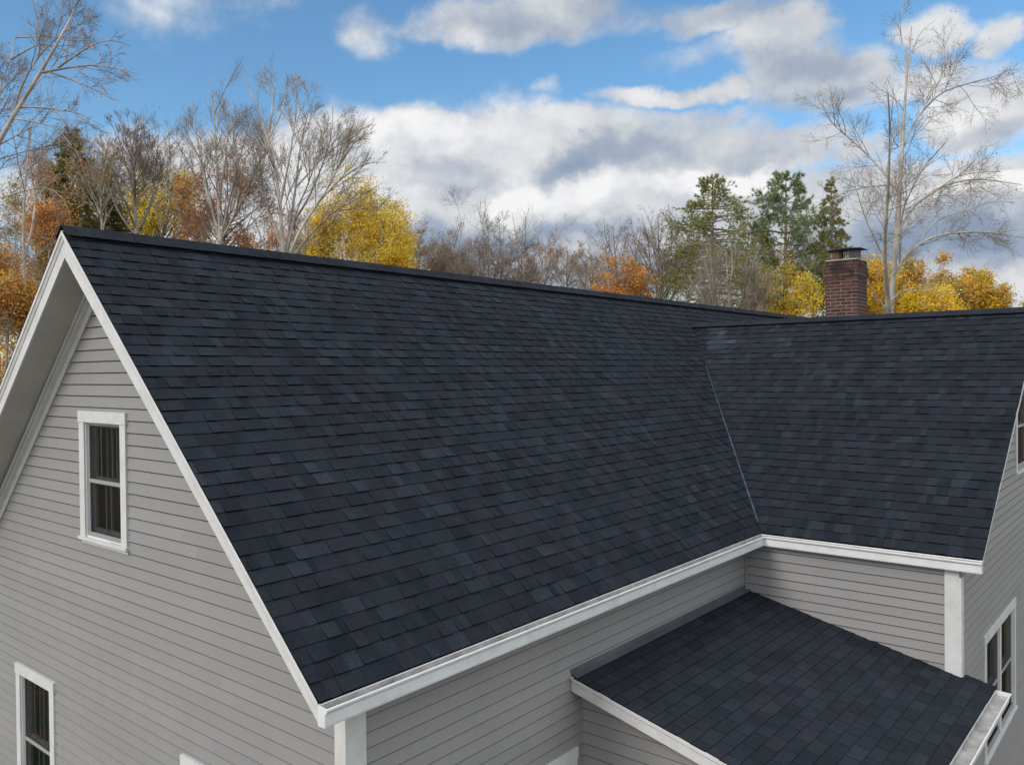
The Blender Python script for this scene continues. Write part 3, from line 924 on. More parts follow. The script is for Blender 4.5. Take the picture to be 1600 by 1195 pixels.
def fast_mesh(name, V, F, C, material, parent, smooth=False):
    """V (n,3), F (m,k) all faces with k corners, C (m,3) colour per face"""
    k = F.shape[1]
    me = bpy.data.meshes.new(name)
    me.vertices.add(len(V)); me.vertices.foreach_set('co', np.ascontiguousarray(V, np.float32).ravel())
    me.loops.add(F.size); me.loops.foreach_set('vertex_index', F.astype(np.int32).ravel())
    me.polygons.add(len(F)); me.polygons.foreach_set('loop_start', np.arange(0, F.size, k, dtype=np.int32))
    me.update(calc_edges=True)
    a = me.color_attributes.new('tone', 'FLOAT_COLOR', 'CORNER')
    cc = np.ones((F.size, 4), np.float32); cc[:, :3] = np.repeat(C, k, axis=0)
    a.data.foreach_set('color', cc.ravel())
    me.materials.append(material)
    if smooth: me.polygons.foreach_set('use_smooth', np.ones(len(F), bool))
    o = bpy.data.objects.new(name, me); COL.objects.link(o)
    if parent is not None: o.parent = parent
    return o


def unit(v):
    return v / np.maximum(np.linalg.norm(v, axis=-1, keepdims=True), 1e-9)


def tubes(P, Rr, n):
    """P (N,k,3) polylines, Rr (N,k) radii -> verts, quads"""
    N, k, _ = P.shape
    T = unit(np.gradient(P, axis=1))
    ref = np.where(np.abs(T[..., 2:3]) > .9, np.array([1., 0, 0]), np.array([0, 0, 1.]))
    A = unit(np.cross(T, ref)); B = np.cross(T, A)
    th = np.arange(n) * 2 * np.pi / n
    V = P[:, :, None] + Rr[:, :, None, None] * (A[:, :, None] * np.cos(th)[:, None] + B[:, :, None] * np.sin(th)[:, None])
    idx = np.arange(N * k * n).reshape(N, k, n)
    a = idx[:, :-1]; b = idx[:, 1:]
    F = np.stack([a, np.roll(a, -1, 2), np.roll(b, -1, 2), b], -1).reshape(-1, 4)
    return V.reshape(-1, 3), F


def resample(pts, k):
    pts = np.array(pts, float)
    d = np.r_[0, np.cumsum(np.linalg.norm(np.diff(pts, axis=0), axis=1))]
    # Catmull-Rom-like smoothing through linear interpolation of a refined curve
    t = np.linspace(0, d[-1], k)
    out = np.stack([np.interp(t, d, pts[:, i]) for i in range(pts.shape[1])], 1)
    for _ in range(2):
        s = out.copy(); s[1:-1] = (out[:-2] + 2 * out[1:-1] + out[2:]) / 4; out = s
    return out


def spawn(rg, P, Rr, m, tmin, ang, ratio, trop, jit, k, rmin, keep=1., tmax=.98, rfac=.62, lmax=9., bias=None, absl=None):
    N, kk, _ = P.shape
    ln = np.linalg.norm(np.diff(P, axis=1), axis=2).sum(1)
    t = rg.uniform(tmin, tmax, (N, m))
    t = (t + (np.arange(m) + .5) / m * (tmax - tmin) + tmin) / 2 if m > 1 else t
    sel = rg.random((N, m)) < keep * np.clip(ln / np.mean(ln), .25, 1.3)[:, None]
    ii, jj = np.nonzero(sel)
    t = t[ii, jj]
    f = t * (kk - 1); i0 = np.minimum(f.astype(int), kk - 2); fr = (f - i0)[:, None]
    base = P[ii, i0] * (1 - fr) + P[ii, i0 + 1] * fr
    tan = unit(P[ii, i0 + 1] - P[ii, i0])
    rr = Rr[ii, i0] * (1 - fr[:, 0]) + Rr[ii, i0 + 1] * fr[:, 0]
    rnd = rg.normal(size=tan.shape); perp = unit(np.cross(tan, rnd))
    a = np.radians(rg.normal(ang, ang * .22, len(t)))[:, None]
    d = tan * np.cos(a) + perp * np.sin(a)
    if bias is not None: d = unit(d + np.array(bias))
    L_ = np.minimum(ln[ii] * ratio * (1.15 - .75 * t) * rg.uniform(.6, 1.25, len(t)), lmax)
    if absl is not None: L_ = absl * rg.uniform(.6, 1.3, len(t))
    Q = np.zeros((len(t), k, 3)); Q[:, 0] = base
    step = (L_ / (k - 1))[:, None]
    for s in range(1, k):
        Q[:, s] = Q[:, s - 1] + d * step
        d = unit(d + rg.normal(0, jit, d.shape) + np.array([0, 0, trop]))
    r0 = np.minimum(rr * rfac, .004 + L_ * .0062)
    r0 = np.maximum(r0, rmin)
    Rq = r0[:, None] * np.linspace(1, .35, k)[None]
    Rq = np.maximum(Rq, rmin * .75)
    return Q, Rq


def leaves(rg, pts, size, cols, wts, droop=.0, tonev=.18, elong=.7):
    n = len(pts)
    nrm = unit(rg.normal(size=(n, 3)) + np.array([0, 0, .3]) + np.array(SDIR) * 1.3)
    a = unit(np.cross(nrm, rg.normal(size=(n, 3)))); b = np.cross(nrm, a)
    s = (size * rg.uniform(.6, 1.3, n))[:, None]
    fold = nrm * s * .18
    V = np.stack([pts - a * s * .5, pts + b * s * .5 * elong + fold, pts + a * s * .5, pts - b * s * .5 * elong + fold], 1).reshape(-1, 3)
    F = np.arange(n * 4).reshape(n, 4)
    C = np.array(cols)[rg.choice(len(cols), n, p=np.array(wts) / sum(wts))] * rg.uniform(1 - tonev, 1 + tonev, (n, 1))
    return V, F, C


def place(px, depth):
    q = CAM + depth * (FWD + RGT * (px - 800) / 1292.8)
    return np.array([q[0], q[1], GZ])


def up_at(px, py, depth):
    yh = 581.2 - .0096 * (px - 800)
    return (yh - py) * depth / 1292.8 + (CAM[2] - GZ)


LAT = np.array([RGT[0], RGT[1], 0.]); LAT /= np.linalg.norm(LAT)
DEP = np.array([FWD[0], FWD[1], 0.]); DEP /= np.linalg.norm(DEP)


def trace(px0, depth, pts, rg, dj=.25, k=10, d0=0.):
    """turn a sketched limb (picture-like coordinates) into metres around the trunk base, with depth of its own"""
    out = []; dd = d0; slope = rg.normal(0, dj)
    for i, (x, y) in enumerate(pts):
        if i:
            dl = math.hypot(x - pts[i - 1][0], y - pts[i - 1][1]) * depth / 1292.8
            dd += slope * dl
        out.append(LAT * (((x - 800) * (depth + dd) - (px0 - 800) * depth) / 1292.8) + DEP * dd + np.array([0, 0, up_at(x, y, depth + dd)]))
    return resample(out, k)


def finish(root, name_t, polys, bmat, rg, dark=None, nbig=7):
    """polys: list of (P, R) batches, big ones first"""
    Vs, Fs, Cs = [], [], []
    off = 0
    for li, (P, Rr) in enumerate(polys):
        if not len(P): continue
        n = nbig if li == 0 else (5 if li == 1 else 3)
        V, F = tubes(P, Rr, n)
        per = F.shape[0] // len(P)
        g = rg.uniform(.75, 1.15, len(P)) * ([1, 1, .85, .7, .6, .6][min(li, 5)])
        if li >= 1: g = np.where(rg.random(len(P)) < .18, g * .45, g)
        c = np.repeat(g, per)[:, None] * np.array([[1, 1, 1.]])
        Vs.append(V); Fs.append(F + off); Cs.append(c); off += len(V)
    return np.concatenate(Vs), np.concatenate(Fs), np.concatenate(Cs)


def envelope_limbs(rg, Ht, hc, rad, n, ang0=60, ang1=18, k=9, shape='dome', lean=(0, 0), depth_c=None):
    """trunk plus limbs whose ends lie on and inside a crown envelope; hc: height over which the crown widens"""
    ln_ = np.array([lean[0], lean[1], 0.])
    tr = resample([np.array([0, 0, 0.]), ln_ * .3 + np.array([rg.normal(0, .008) * Ht, rg.normal(0, .008) * Ht, Ht * .4]),
                   ln_ * .7 + np.array([rg.normal(0, .012) * Ht, rg.normal(0, .012) * Ht, Ht * .72]), ln_ + np.array([0, 0, Ht * .95])], 14)
    R0 = .009 * Ht + .05
    trR = R0 * np.linspace(1, .08, 14)
    depth_c = depth_c or max(hc * 1.5, rad * 1.6)
    Ps = []; Rs = []
    for i in range(n):
        x = ((i + .5 * rg.random()) / n)
        dz = depth_c * (.03 + .97 * x ** .9)
        q = min(1., dz / hc)
        env = math.sqrt(max(0, 1 - (1 - q) ** 2)) if shape in ('dome', 'oval', 'vase') else q ** .75
        r = rad * env * rg.choice([1., .95, .8, .5], p=[.35, .3, .2, .15]) * .88
        az = i * 2.39996 + rg.normal(0, .35)
        ze = Ht - dz * 1.0
        a = math.radians(ang1 + (ang0 - ang1) * min(1, x * 1.1) + rg.normal(0, 5))
        zs = max(Ht * .12, min(ze - r / math.tan(a), Ht * .9))
        f = min(zs / (Ht * .95), 1) * 13; i0 = min(int(f), 12); b = tr[i0] + (tr[i0 + 1] - tr[i0]) * (f - i0)
        zc = min(ze / (Ht * .95), 1) * 13; j0 = min(int(zc), 12)
        e = tr[j0] * np.array([1, 1, 0]) + np.array([math.cos(az) * r, math.sin(az) * r, ze])
        bow = np.array([math.cos(az), math.sin(az), 0]) * np.linalg.norm(e - b) * (.10 if shape != 'vase' else .04)
        m1 = b * .67 + e * .33 + bow + rg.normal(0, .04, 3) * np.linalg.norm(e - b)
        m2 = b * .33 + e * .67 + bow * .9 + rg.normal(0, .05, 3) * np.linalg.norm(e - b)
        Ps.append(resample([b, m1, m2, e], k)); r0 = min(trR[i0] * .6, .02 + .012 * np.linalg.norm(e - b))
        Rs.append(np.linspace(r0, .010, k))
    return [(np.array([tr]), np.array([trR])), (np.array(Ps), np.array(Rs))]


def ridge_y(px):
    return 357 + .12 * (px - 96) if px < 1250 else 495 - .03 * (px - 1250)


def add_tree(label, cat, name, px, depth, limbs, rg, bmat, levels, leaf=None, group=None):
    """levels: list of dicts for spawn; leaf: dict(n,size,cols,wts,env)"""
    root = empty(name, label, cat, place(px, depth), group)
    polys = list(limbs)
    big = limbs
    src = None
    # parents for the first spawn: every limb batch
    parents = [(P, R) for P, R in limbs]
    tw = []
    for li, lv in enumerate(levels):
        lv = dict(lv)
        nxt = []
        for (P, R) in parents:
            if len(P): nxt.append(spawn(rg, P, R, **lv))
        k = nxt[0][0].shape[1]
        P = np.concatenate([q[0] for q in nxt]); R = np.concatenate([q[1] for q in nxt])
        tw.append((P, R)); parents = [(P, R)]
    nb = len(limbs)
    tp = list(limbs) + tw[:1]
    V, F, C = finish(root, 'trunk', [tp[0]] + tp[1:], bmat, rg)
    tr = fast_mesh('trunk', V, F, C, bmat, root, smooth=True)
    if len(tw) > 1:
        Vs, Fs, Cs = [], [], []; off = 0
        for i, (P, R) in enumerate(tw[1:]):
            V, F = tubes(P, R, 3); per = F.shape[0] // max(1, len(P))
            g = np.repeat(rg.uniform(.4, .95, len(P)), per)[:, None] * np.array([[1., .93, .87]])
            Vs.append(V); Fs.append(F + off); Cs.append(g); off += len(V)
        fast_mesh('twigs', np.concatenate(Vs), np.concatenate(Fs), np.concatenate(Cs), bmat, root)
    if leaf:
        P = tw[-1][0]; k = P.shape[1]
        leaf = dict(leaf, size=leaf['size'] * .70, n=int(leaf['n'] * 1.45)); n = int(leaf['n'] * 1.5)
        ip = rg.integers(0, len(P), n); it = rg.uniform(.2, 1, n) * (k - 1); i0 = np.minimum(it.astype(int), k - 2); fr = (it - i0)[:, None]
        pts = P[ip, i0] * (1 - fr) + P[ip, i0 + 1] * fr + rg.normal(0, leaf.get('spread', .12), (n, 3))
        if 'zr' in leaf:
            z0, z1 = leaf['zr']; kk = (pts[:, 2] > z0) & (pts[:, 2] < z1 + rg.normal(0, .6, n)); pts = pts[kk]
        if 'clump' in leaf:   # keep leaves only in patches
            c0 = leaf['clump']
            s = np.sin(pts[:, 0] * c0 + 1.3) * np.sin(pts[:, 1] * c0 + .4) * np.sin(pts[:, 2] * c0 * 1.1) + rg.normal(0, .15, len(pts))
            pts = pts[s > leaf.get('cth', -.05)]
        gsz = 60
        gcol = np.array(leaf['cols'])[rg.choice(len(leaf['cols']), len(P) // gsz + 1, p=np.array(leaf['wts']) / sum(leaf['wts']))] * rg.uniform(.72, 1.15, (len(P) // gsz + 1, 1))
        cell = np.floor(pts / .9 + 50).astype(int); gid = (cell[:, 0] * 7 + cell[:, 1] * 13 + cell[:, 2] * 29) % len(gcol)
        pts = pts[:leaf['n']]; gid = gid[:leaf['n']]
        V, F, C = leaves(rg, pts, leaf['size'], leaf['cols'], leaf['wts'])
        own = rg.random(len(pts)) < .5
        C[own] = gcol[gid[own]] * rg.uniform(.85, 1.1, (own.sum(), 1))
        fast_mesh('crown', V, F, C, M['leaf'], root)
    return root


YEL = [(.88, .66, .06), (.84, .56, .05), (.70, .56, .11), (.90, .72, .16)]
GOLD = [(.74, .47, .10), (.64, .36, .08), (.52, .40, .11), (.36, .31, .10)]
ORA = [(.74, .34, .09), (.60, .24, .07), (.76, .44, .15), (.42, .18, .07)]
RUST = [(.44, .21, .11), (.34, .16, .09), (.52, .29, .15), (.28, .18, .12)]
OLV = [(.32, .31, .10), (.22, .24, .08), (.44, .37, .11), (.16, .19, .07)]
W4 = [3, 3, 2, 1]


def LV(m1=9, m2=7, m3=5, sc=1., trop=.05, ang=42, rmin=.007, keep=1., tmin=.22):
    return [dict(m=m1, tmin=tmin, ang=ang, ratio=.40, trop=trop, jit=.10, k=6, rmin=rmin * 1.3, keep=keep, lmax=4.2 * sc),
            dict(m=m2 + 1, tmin=.12, ang=ang, ratio=.55, trop=trop, jit=.13, k=5, rmin=rmin * .9, keep=keep, lmax=2.3 * sc),
            dict(m=m3 + 3, tmin=.08, ang=ang - 2, ratio=.7, trop=trop, jit=.18, k=4, rmin=rmin * .5, keep=keep, lmax=1.3 * sc)]


def auto(label, px, depth, top, rad_px, rg_seed, name='bare_tree', cat='bare tree', bm='bark_grey', n=16, hc=None, ang0=60, ang1=14, shape='dome', leaf=None, lv=None, group=None, lean=0., **kw):
    rg = np.random.default_rng(rg_seed)
    Ht = up_at(px, top, depth); rad = rad_px * depth / 1292.8
    ln = LAT * lean * Ht
    limbs = envelope_limbs(rg, Ht, (hc or rad_px * 1.15) * depth / 1292.8, rad, int(n * 1.4), ang0, ang1, shape=shape, lean=(ln[0], ln[1]))
    if leaf and px > 110: leaf = dict(leaf, zr=(up_at(px, ridge_y(px) + 75, depth), 99.))
    return add_tree(label, cat, name, px, depth, limbs, rg, M[bm], lv or LV(), leaf, group)


def traced(label, px0, depth, limbs_px, widths, seed, name='bare_tree', cat='bare tree', bm='bark_pale', lv=None, leaf=None, dj=.25):
    """limbs traced from the photo; widths = (start, end) trunk widths in metres"""
    rg = np.random.default_rng(seed)
    Ps, Rs = [], []
    for (pts, (w0, w1)) in zip(limbs_px, widths):
        P = trace(px0, depth, pts, rg, dj if len(Ps) else .03, 14)
        Ps.append(P); tt = np.linspace(0, 1, 14); wf = .78 if seed == 101 else 1.; Rs.append(((w0 * .66 if len(Rs) else w0 * .74) * wf * (1 - tt) ** (1.15 if len(Rs) else .85) + max(.016, w1 * .6) * tt ** .5) / 2 * (1 if len(Rs) else 1.1))
    # re-attach limb starts to the nearest point of earlier limbs so that nothing floats in depth
    for i in range(1, len(Ps)):
        best = None
        for j in range(i):
            dd = np.abs((Ps[j] - Ps[i][0]) @ LAT) + np.abs(Ps[j][:, 2] - Ps[i][0][2])
            q = dd.argmin()
            if best is None or dd[q] < best[0]: best = (dd[q], Ps[j][q])
        off = best[1] - Ps[i][0]; dp = off @ DEP
        side = off - DEP * dp
        Ps[i] = Ps[i] + DEP * dp + side[None] * (np.linspace(1, 0, 14) ** 2)[:, None]
    limbs = [(np.array(Ps), np.array(Rs))]
    return add_tree(label, cat, name, px0, depth, limbs, rg, M[bm], lv or LV(), leaf)


def conifer(label, px, depth, top, rad_px, seed, kind='spruce', cat='evergreen', name='spruce_tree', bare=.12, dens=1., cols=None, hc=110):
    rg = np.random.default_rng(seed)
    Ht = up_at(px, top, depth); rad = rad_px * depth / 1292.8; hcm = hc * depth / 1292.8
    root = empty(name, label, cat, place(px, depth))
    k = 8
    tr = resample([[0, 0, 0], [rg.normal(0, .1), rg.normal(0, .1), Ht * .5], [0, 0, Ht]], k)
    trR = np.linspace(.02 * Ht, .015, k)
    Bs, Rs = [], []
    pine = kind == 'pine'
    z = Ht * bare; dens *= (.75 if pine else 1.35)
    i = 0
    while z < Ht * .985:
        q = (z / Ht - bare) / (1 - bare)
        prof = min(1., (Ht - z) / hcm) ** (.6 if pine else .75) * .96 + .03
        if pine: prof *= .7 + .4 * rg.random()
        nb = 5 if pine else 6
        for j in range(nb):
            az = j * 2 * math.pi / nb + i * 1.1 + rg.normal(0, .2)
            ln = rad * prof * rg.uniform(.65, 1.18)
            if ln < .15: ln = .15
            el_ = math.radians((2 if pine else -8) + (30 if pine else 45) * max(0, 1 - (Ht - z) / hcm) ** 2 + rg.normal(0, 8))
            d = np.array([math.cos(az) * math.cos(el_), math.sin(az) * math.cos(el_), math.sin(el_)])
            p = [np.array([0, 0, z + rg.normal(0, .08)])]
            for s in range(5):
                p.append(p[-1] + d * ln / 5)
                d = unit(d + np.array([0, 0, (.045 if pine else (.05 if s > 2 else -.06))]) + rg.normal(0, .05, 3))
            Bs.append(resample(p, 6)); Rs.append(np.linspace(.012 * ln + .012, .008, 6))
        z += (.95 if pine else .55) * rg.uniform(.8, 1.2) * (1 - .45 * q); i += 1
    Bs = np.array(Bs); Rs = np.array(Rs)
    V, F = tubes(np.array([tr]), np.array([trR]), 8)
    V2, F2 = tubes(Bs, Rs, 4)
    fast_mesh('trunk', np.concatenate([V, V2]), np.concatenate([F, F2 + len(V)]), np.ones((len(F) + len(F2), 3)), M['bark_brown'], root, smooth=True)
    # side shoots
    m_ = int((34 if pine else 20) * dens)
    Q, QR = spawn(rg, Bs, Rs, m_, .1 if pine else .12, 52, .34, .03 if pine else -.05, .08, 4, .006, lmax=1.3)
    Q[:, :, 2] += 0
    alls = np.concatenate([Q.reshape(-1, 4, 3)])
    # tufts
    per = 6
    n = len(alls) * per
    ip = np.repeat(np.arange(len(alls)), per); it = rg.uniform(.15, 1, n) * 3; i0 = np.minimum(it.astype(int), 2); fr = (it - i0)[:, None]
    pts = alls[ip, i0] * (1 - fr) + alls[ip, i0 + 1] * fr
    tan = unit(alls[ip, i0 + 1] - alls[ip, i0])
    bl = 9
    pts = np.repeat(pts, bl, 0); tan = np.repeat(tan, bl, 0); n = len(pts)
    d = unit(tan * .8 + rg.normal(0, .55, (n, 3)) + np.array([0, 0, .18 if pine else -.02]))
    ln = (.26 if pine else .15) * rg.uniform(.6, 1.25, (n, 1))
    sd_ = unit(np.cross(d, rg.normal(size=(n, 3)))) * (.011 if pine else .010)
    V = np.stack([pts - sd_, pts + sd_, pts + d * ln], 1).reshape(-1, 3)
    F = np.arange(n * 3).reshape(n, 3)
    cols = cols or ([(.24, .29, .15), (.18, .235, .13), (.33, .34, .13), (.13, .19, .12)] if pine else [(.25, .27, .09), (.17, .20, .08), (.34, .32, .10), (.40, .33, .12)])
    shade_ = np.repeat(rg.uniform(.65, 1.3, n // bl), bl)[:, None]
    C = np.array(cols)[np.repeat(rg.choice(4, n // bl, p=[.35, .3, .2, .15]), bl)] * shade_ * rg.uniform(.85, 1.15, (n, 1))
    fast_mesh('crown', V, F, C, M['needle'], root)
    return root


# ------------------------------------------------------------------ the trees, right to left
traced('tall bare pale-barked tree behind the brick chimney at the right', 1385, 33, [
    [(1385, 880), (1386, 600), (1388, 500), (1398, 420), (1404, 350), (1410, 250), (1414, 180), (1417, 120), (1421, 70), (1426, 45)],
    [(1386, 520), (1379, 440), (1378, 380), (1384, 320), (1386, 260), (1388, 190), (1384, 150)],
    [(1409, 262), (1418, 225), (1440, 180), (1465, 130), (1480, 95), (1496, 60)],
    [(1416, 105), (1404, 70), (1399, 40), (1405, 15)],
    [(1417, 120), (1425, 75), (1436, 55), (1452, 44)],
    [(1398, 420), (1410, 395), (1432, 375), (1465, 362), (1510, 362), (1555, 366), (1610, 377)],
    [(1405, 355), (1418, 325), (1440, 305), (1475, 287), (1520, 280), (1560, 288), (1590, 292)],
    [(1475, 287), (1510, 268), (1545, 262), (1580, 262)],
    [(1400, 410), (1404, 330), (1420, 300), (1440, 262), (1462, 240), (1476, 225)],
    [(1394, 290), (1380, 270), (1350, 240), (1320, 215), (1290, 195), (1280, 165), (1278, 140)],
    [(1320, 212), (1321, 190), (1308, 160), (1300, 130)],
    [(1440, 180), (1470, 145), (1515, 132), (1560, 122), (1592, 102)],
    [(1386, 295), (1350, 297), (1312, 304), (1280, 330)],
    [(1378, 420), (1362, 380), (1345, 340), (1335, 300), (1325, 270)],
    [(1390, 500), (1372, 470), (1355, 445), (1342, 420)],
    [(1390, 480), (1415, 452), (1440, 450), (1470, 462), (1500, 458)],
    [(1398, 440), (1412, 400), (1424, 385), (1440, 370)],
    [(1388, 280), (1392, 240), (1398, 210), (1390, 180)],
    [(1412, 240), (1395, 160), (1385, 140), (1380, 128)],
    [(1440, 372), (1460, 345), (1500, 335), (1540, 318), (1580, 320)],
], [(.62, .05), (.42, .06), (.16, .03), (.10, .02), (.10, .02), (.24, .04), (.22, .04), (.1, .02), (.18, .04), (.2, .03), (.1, .02), (.14, .03), (.12, .03), (.15, .03), (.16, .03), (.14, .03), (.12, .03), (.1, .03), (.1, .02), (.1, .02)],
    101, lv=LV(15, 8, 5, .5, ang=46, rmin=.0055, keep=.85, tmin=.12), leaf=dict(n=500, size=.10, cols=RUST, wts=W4), dj=.3)
for (lab, px, dep, top, rad, sd_, lf) in [
    ('golden orange leafy tree right of the tall bare tree', 1440, 62, 402, 62, 11, dict(n=26000, size=.24, cols=GOLD + OLV[2:3], wts=[3, 2, 2, 1, 1], spread=.25)),
    ('golden orange leafy tree nearest the right edge of the roof line', 1525, 64, 418, 50, 12, dict(n=22000, size=.24, cols=GOLD + YEL[:1], wts=[3, 3, 2, 1, 1], spread=.25)),
    ('low bright yellow tree in front of the golden trees', 1455, 56, 440, 50, 13, dict(n=14000, size=.2, cols=YEL, wts=W4, spread=.25)),
    ('small golden tree at the far right edge', 1625, 60, 455, 52, 14, dict(n=12000, size=.22, cols=GOLD, wts=W4, spread=.22)),
    ('bright yellow tree left of the chimney', 1225, 50, 408, 68, 15, dict(n=15000, size=.15, cols=YEL, wts=[3, 3, 3, 2], spread=.25, clump=1.3, cth=-.12)),
    ('yellow tree tucked behind the chimney', 1350, 58, 398, 48, 16, dict(n=14000, size=.2, cols=YEL[:2] + GOLD[:2], wts=W4, spread=.25)),
]:
    auto(lab, px, dep, top, rad, sd_, name='autumn_tree', cat='autumn tree', bm='bark_grey', n=20, base_t=.3, ang0=75, ang1=18, leaf=lf, lv=LV(7, 5, 4, 1.2, rmin=.009))
conifer('full white pine with layered boughs left of the chimney', 1230, 52, 268, 92, 21, 'pine', name='pine_tree', bare=.45, hc=90)
conifer('slim sparse spruce just left of the chimney cap', 1300, 50, 272, 40, 22, 'spruce', bare=.3, dens=.45, hc=150)
conifer('dark spruce with a pointed top above the middle of the ridge', 1115, 50, 274, 128, 23, 'spruce', bare=.3, hc=150)
auto('twiggy tan shrub-like tree in front of the dark spruce', 1135, 42, 366, 78, 31, name='twiggy_tree', bm='bark_pale', n=26, base_t=.35, ang0=42, ang1=14, shape='vase',
     lv=LV(9, 6, 4, .8, trop=.08, ang=28), leaf=dict(n=1200, size=.10, cols=OLV + RUST[:1], wts=[2, 1, 2, 1, 2]))
auto('bare tree with a reddish haze of twigs behind the white pine', 1180, 60, 350, 55, 32, bm='bark_brown', n=18, base_t=.3, leaf=dict(n=1500, size=.13, cols=RUST, wts=W4))
auto('pale bare tree left of the dark spruce', 1030, 52, 312, 70, 33, bm='bark_grey', n=22, base_t=.5, ang0=45, ang1=15, shape='vase', leaf=dict(n=900, size=.13, cols=RUST, wts=W4), lv=LV(7, 6, 4, 1.))
auto('bare tree with brown-tipped twigs, leaning left, between the orange tree and the dome-shaped tree', 968, 54, 330, 74, 34, bm='bark_grey', n=22, base_t=.5, ang0=48, ang1=15, shape='vase', lean=-.02, leaf=dict(n=1300, size=.13, cols=RUST, wts=W4), lv=LV(7, 6, 4, 1.))
auto('small orange-leaved tree poking over the ridge', 975, 46, 396, 50, 35, name='autumn_tree', cat='autumn tree', bm='bark_grey', n=18, base_t=.35, leaf=dict(n=4200, size=.16, clump=1.6, cth=-.12, cols=ORA[:1] + [(.68, .36, .08), (.62, .3, .07), (.5, .2, .05)], wts=W4, spread=.15), lv=LV(7, 5, 4, .9))
auto('dome-shaped bare tree with brown-tipped twigs above the ridge', 765, 52, 322, 96, 36, bm='bark_grey', n=34, base_t=.5, ang0=62, ang1=10, shape='oval', leaf=dict(n=2600, size=.13, cols=RUST, wts=W4), lv=LV(10, 7, 5, 1., rmin=.009))
auto('low bare reddish tree left of the dome-shaped tree', 708, 62, 365, 70, 37, bm='bark_grey', n=20, base_t=.4, leaf=dict(n=1400, size=.14, cols=RUST + ORA[:1], wts=[3, 3, 2, 1, 2]))
for i, (px, tp, rd, sd_, lab) in enumerate([(850, 362, 40, 41, 'thin far bare tree, first to the right of the dome-shaped tree'), (888, 366, 38, 42, 'thin far bare tree midway along the ridge'), (812, 388, 42, 43, 'short far bare tree with pinkish leaves'), (918, 380, 40, 44, 'short far bare tree beside the orange tree')]):
    auto(lab, px, 66 + 3 * i, tp, rd, sd_, bm='bark_pale', n=16, ang0=45, shape='oval', leaf=dict(n=900, size=.15, cols=RUST + ORA[2:3], wts=[3, 2, 2, 1, 3]), lv=LV(7, 5, 4, 1., rmin=.009))
for (px, dep, tp, rd, sd_, lab) in [(1075, 64, 340, 48, 71, 'hazy far bare tree between the pale bare tree and the dark spruce'), (1265, 62, 345, 46, 72, 'hazy far bare tree between the white pine and the slim spruce'),
                                    (680, 60, 372, 40, 73, 'hazy low bare tree just right of the yellow maple'), (600, 62, 300, 50, 74, 'hazy far bare tree rising behind the yellow maple'),
                                    (1370, 70, 380, 50, 75, 'hazy low bare tree right behind the chimney'), (255, 50, 205, 60, 76, 'hazy bare tree behind the yellow understory tree'), (100, 46, 190, 60, 77, 'hazy bare tree behind the gable peak')]:
    auto(lab, px, dep, tp, rd, sd_, bm='bark_pale', n=20, ang0=50, lv=LV(9, 7, 5, 1., rmin=.007), leaf=dict(n=700, size=.13, cols=RUST, wts=W4))
auto('brown twiggy tree at the right foot of the big yellow maple', 655, 44, 345, 55, 45, bm='bark_grey', n=16, shape='dome', leaf=dict(n=1600, size=.12, cols=RUST + GOLD[:1], wts=[3, 3, 2, 1, 1]))
auto('big yellow maple rising over the ridge', 568, 40, 262, 150, 51, name='maple_tree', cat='yellow maple', bm='bark_grey', n=26, base_t=.3, ang0=72, ang1=12, shape='cone', hc=150,
     leaf=dict(n=34000, size=.15, cols=YEL, wts=[4, 3, 2, 2], spread=.22, clump=1.1, cth=-.3), lv=LV(8, 6, 4, .9))
auto('brown bare tree behind the fan of pale stems', 480, 56, 310, 55, 52, bm='bark_brown', n=18, base_t=.3, leaf=dict(n=3000, size=.12, cols=RUST, wts=W4))
traced('large bare tree with a fan of pale stems left of the yellow maple', 448, 32, [
    [(445, 800), (447, 500), (446, 395), (443, 330), (440, 280), (428, 220), (418, 190), (400, 150), (388, 120)],
    [(430, 215), (432, 160), (436, 120), (430, 95)],
    [(447, 420), (455, 350), (466, 290), (470, 240), (480, 190), (495, 150)],
    [(448, 430), (470, 360), (500, 320), (530, 270), (548, 215), (555, 170)],
    [(500, 320), (540, 285), (580, 262), (612, 262)],
    [(448, 420), (480, 370), (520, 330), (560, 310), (600, 285)],
    [(440, 300), (455, 240), (462, 200), (470, 150), (460, 120)],
    [(446, 395), (425, 340), (410, 290), (405, 230), (402, 190)],
    [(455, 350), (485, 300), (505, 250), (520, 200), (520, 160)],
    [(470, 290), (500, 245), (540, 205), (580, 185)],
    [(430, 215), (445, 180), (452, 140), (470, 115)],
    [(447, 400), (462, 330), (490, 270), (500, 220), (510, 180)],
    [(530, 270), (565, 235), (590, 220), (598, 210)],
], [(.40, .04), (.16, .02), (.22, .03), (.22, .03), (.1, .02), (.16, .03), (.16, .02), (.16, .03), (.16, .02), (.12, .02), (.1, .02), (.14, .02), (.1, .02)],
    102, lv=LV(14, 8, 5, .62, trop=.09, ang=30, rmin=.0065, keep=.85), leaf=dict(n=500, size=.10, cols=RUST, wts=W4))
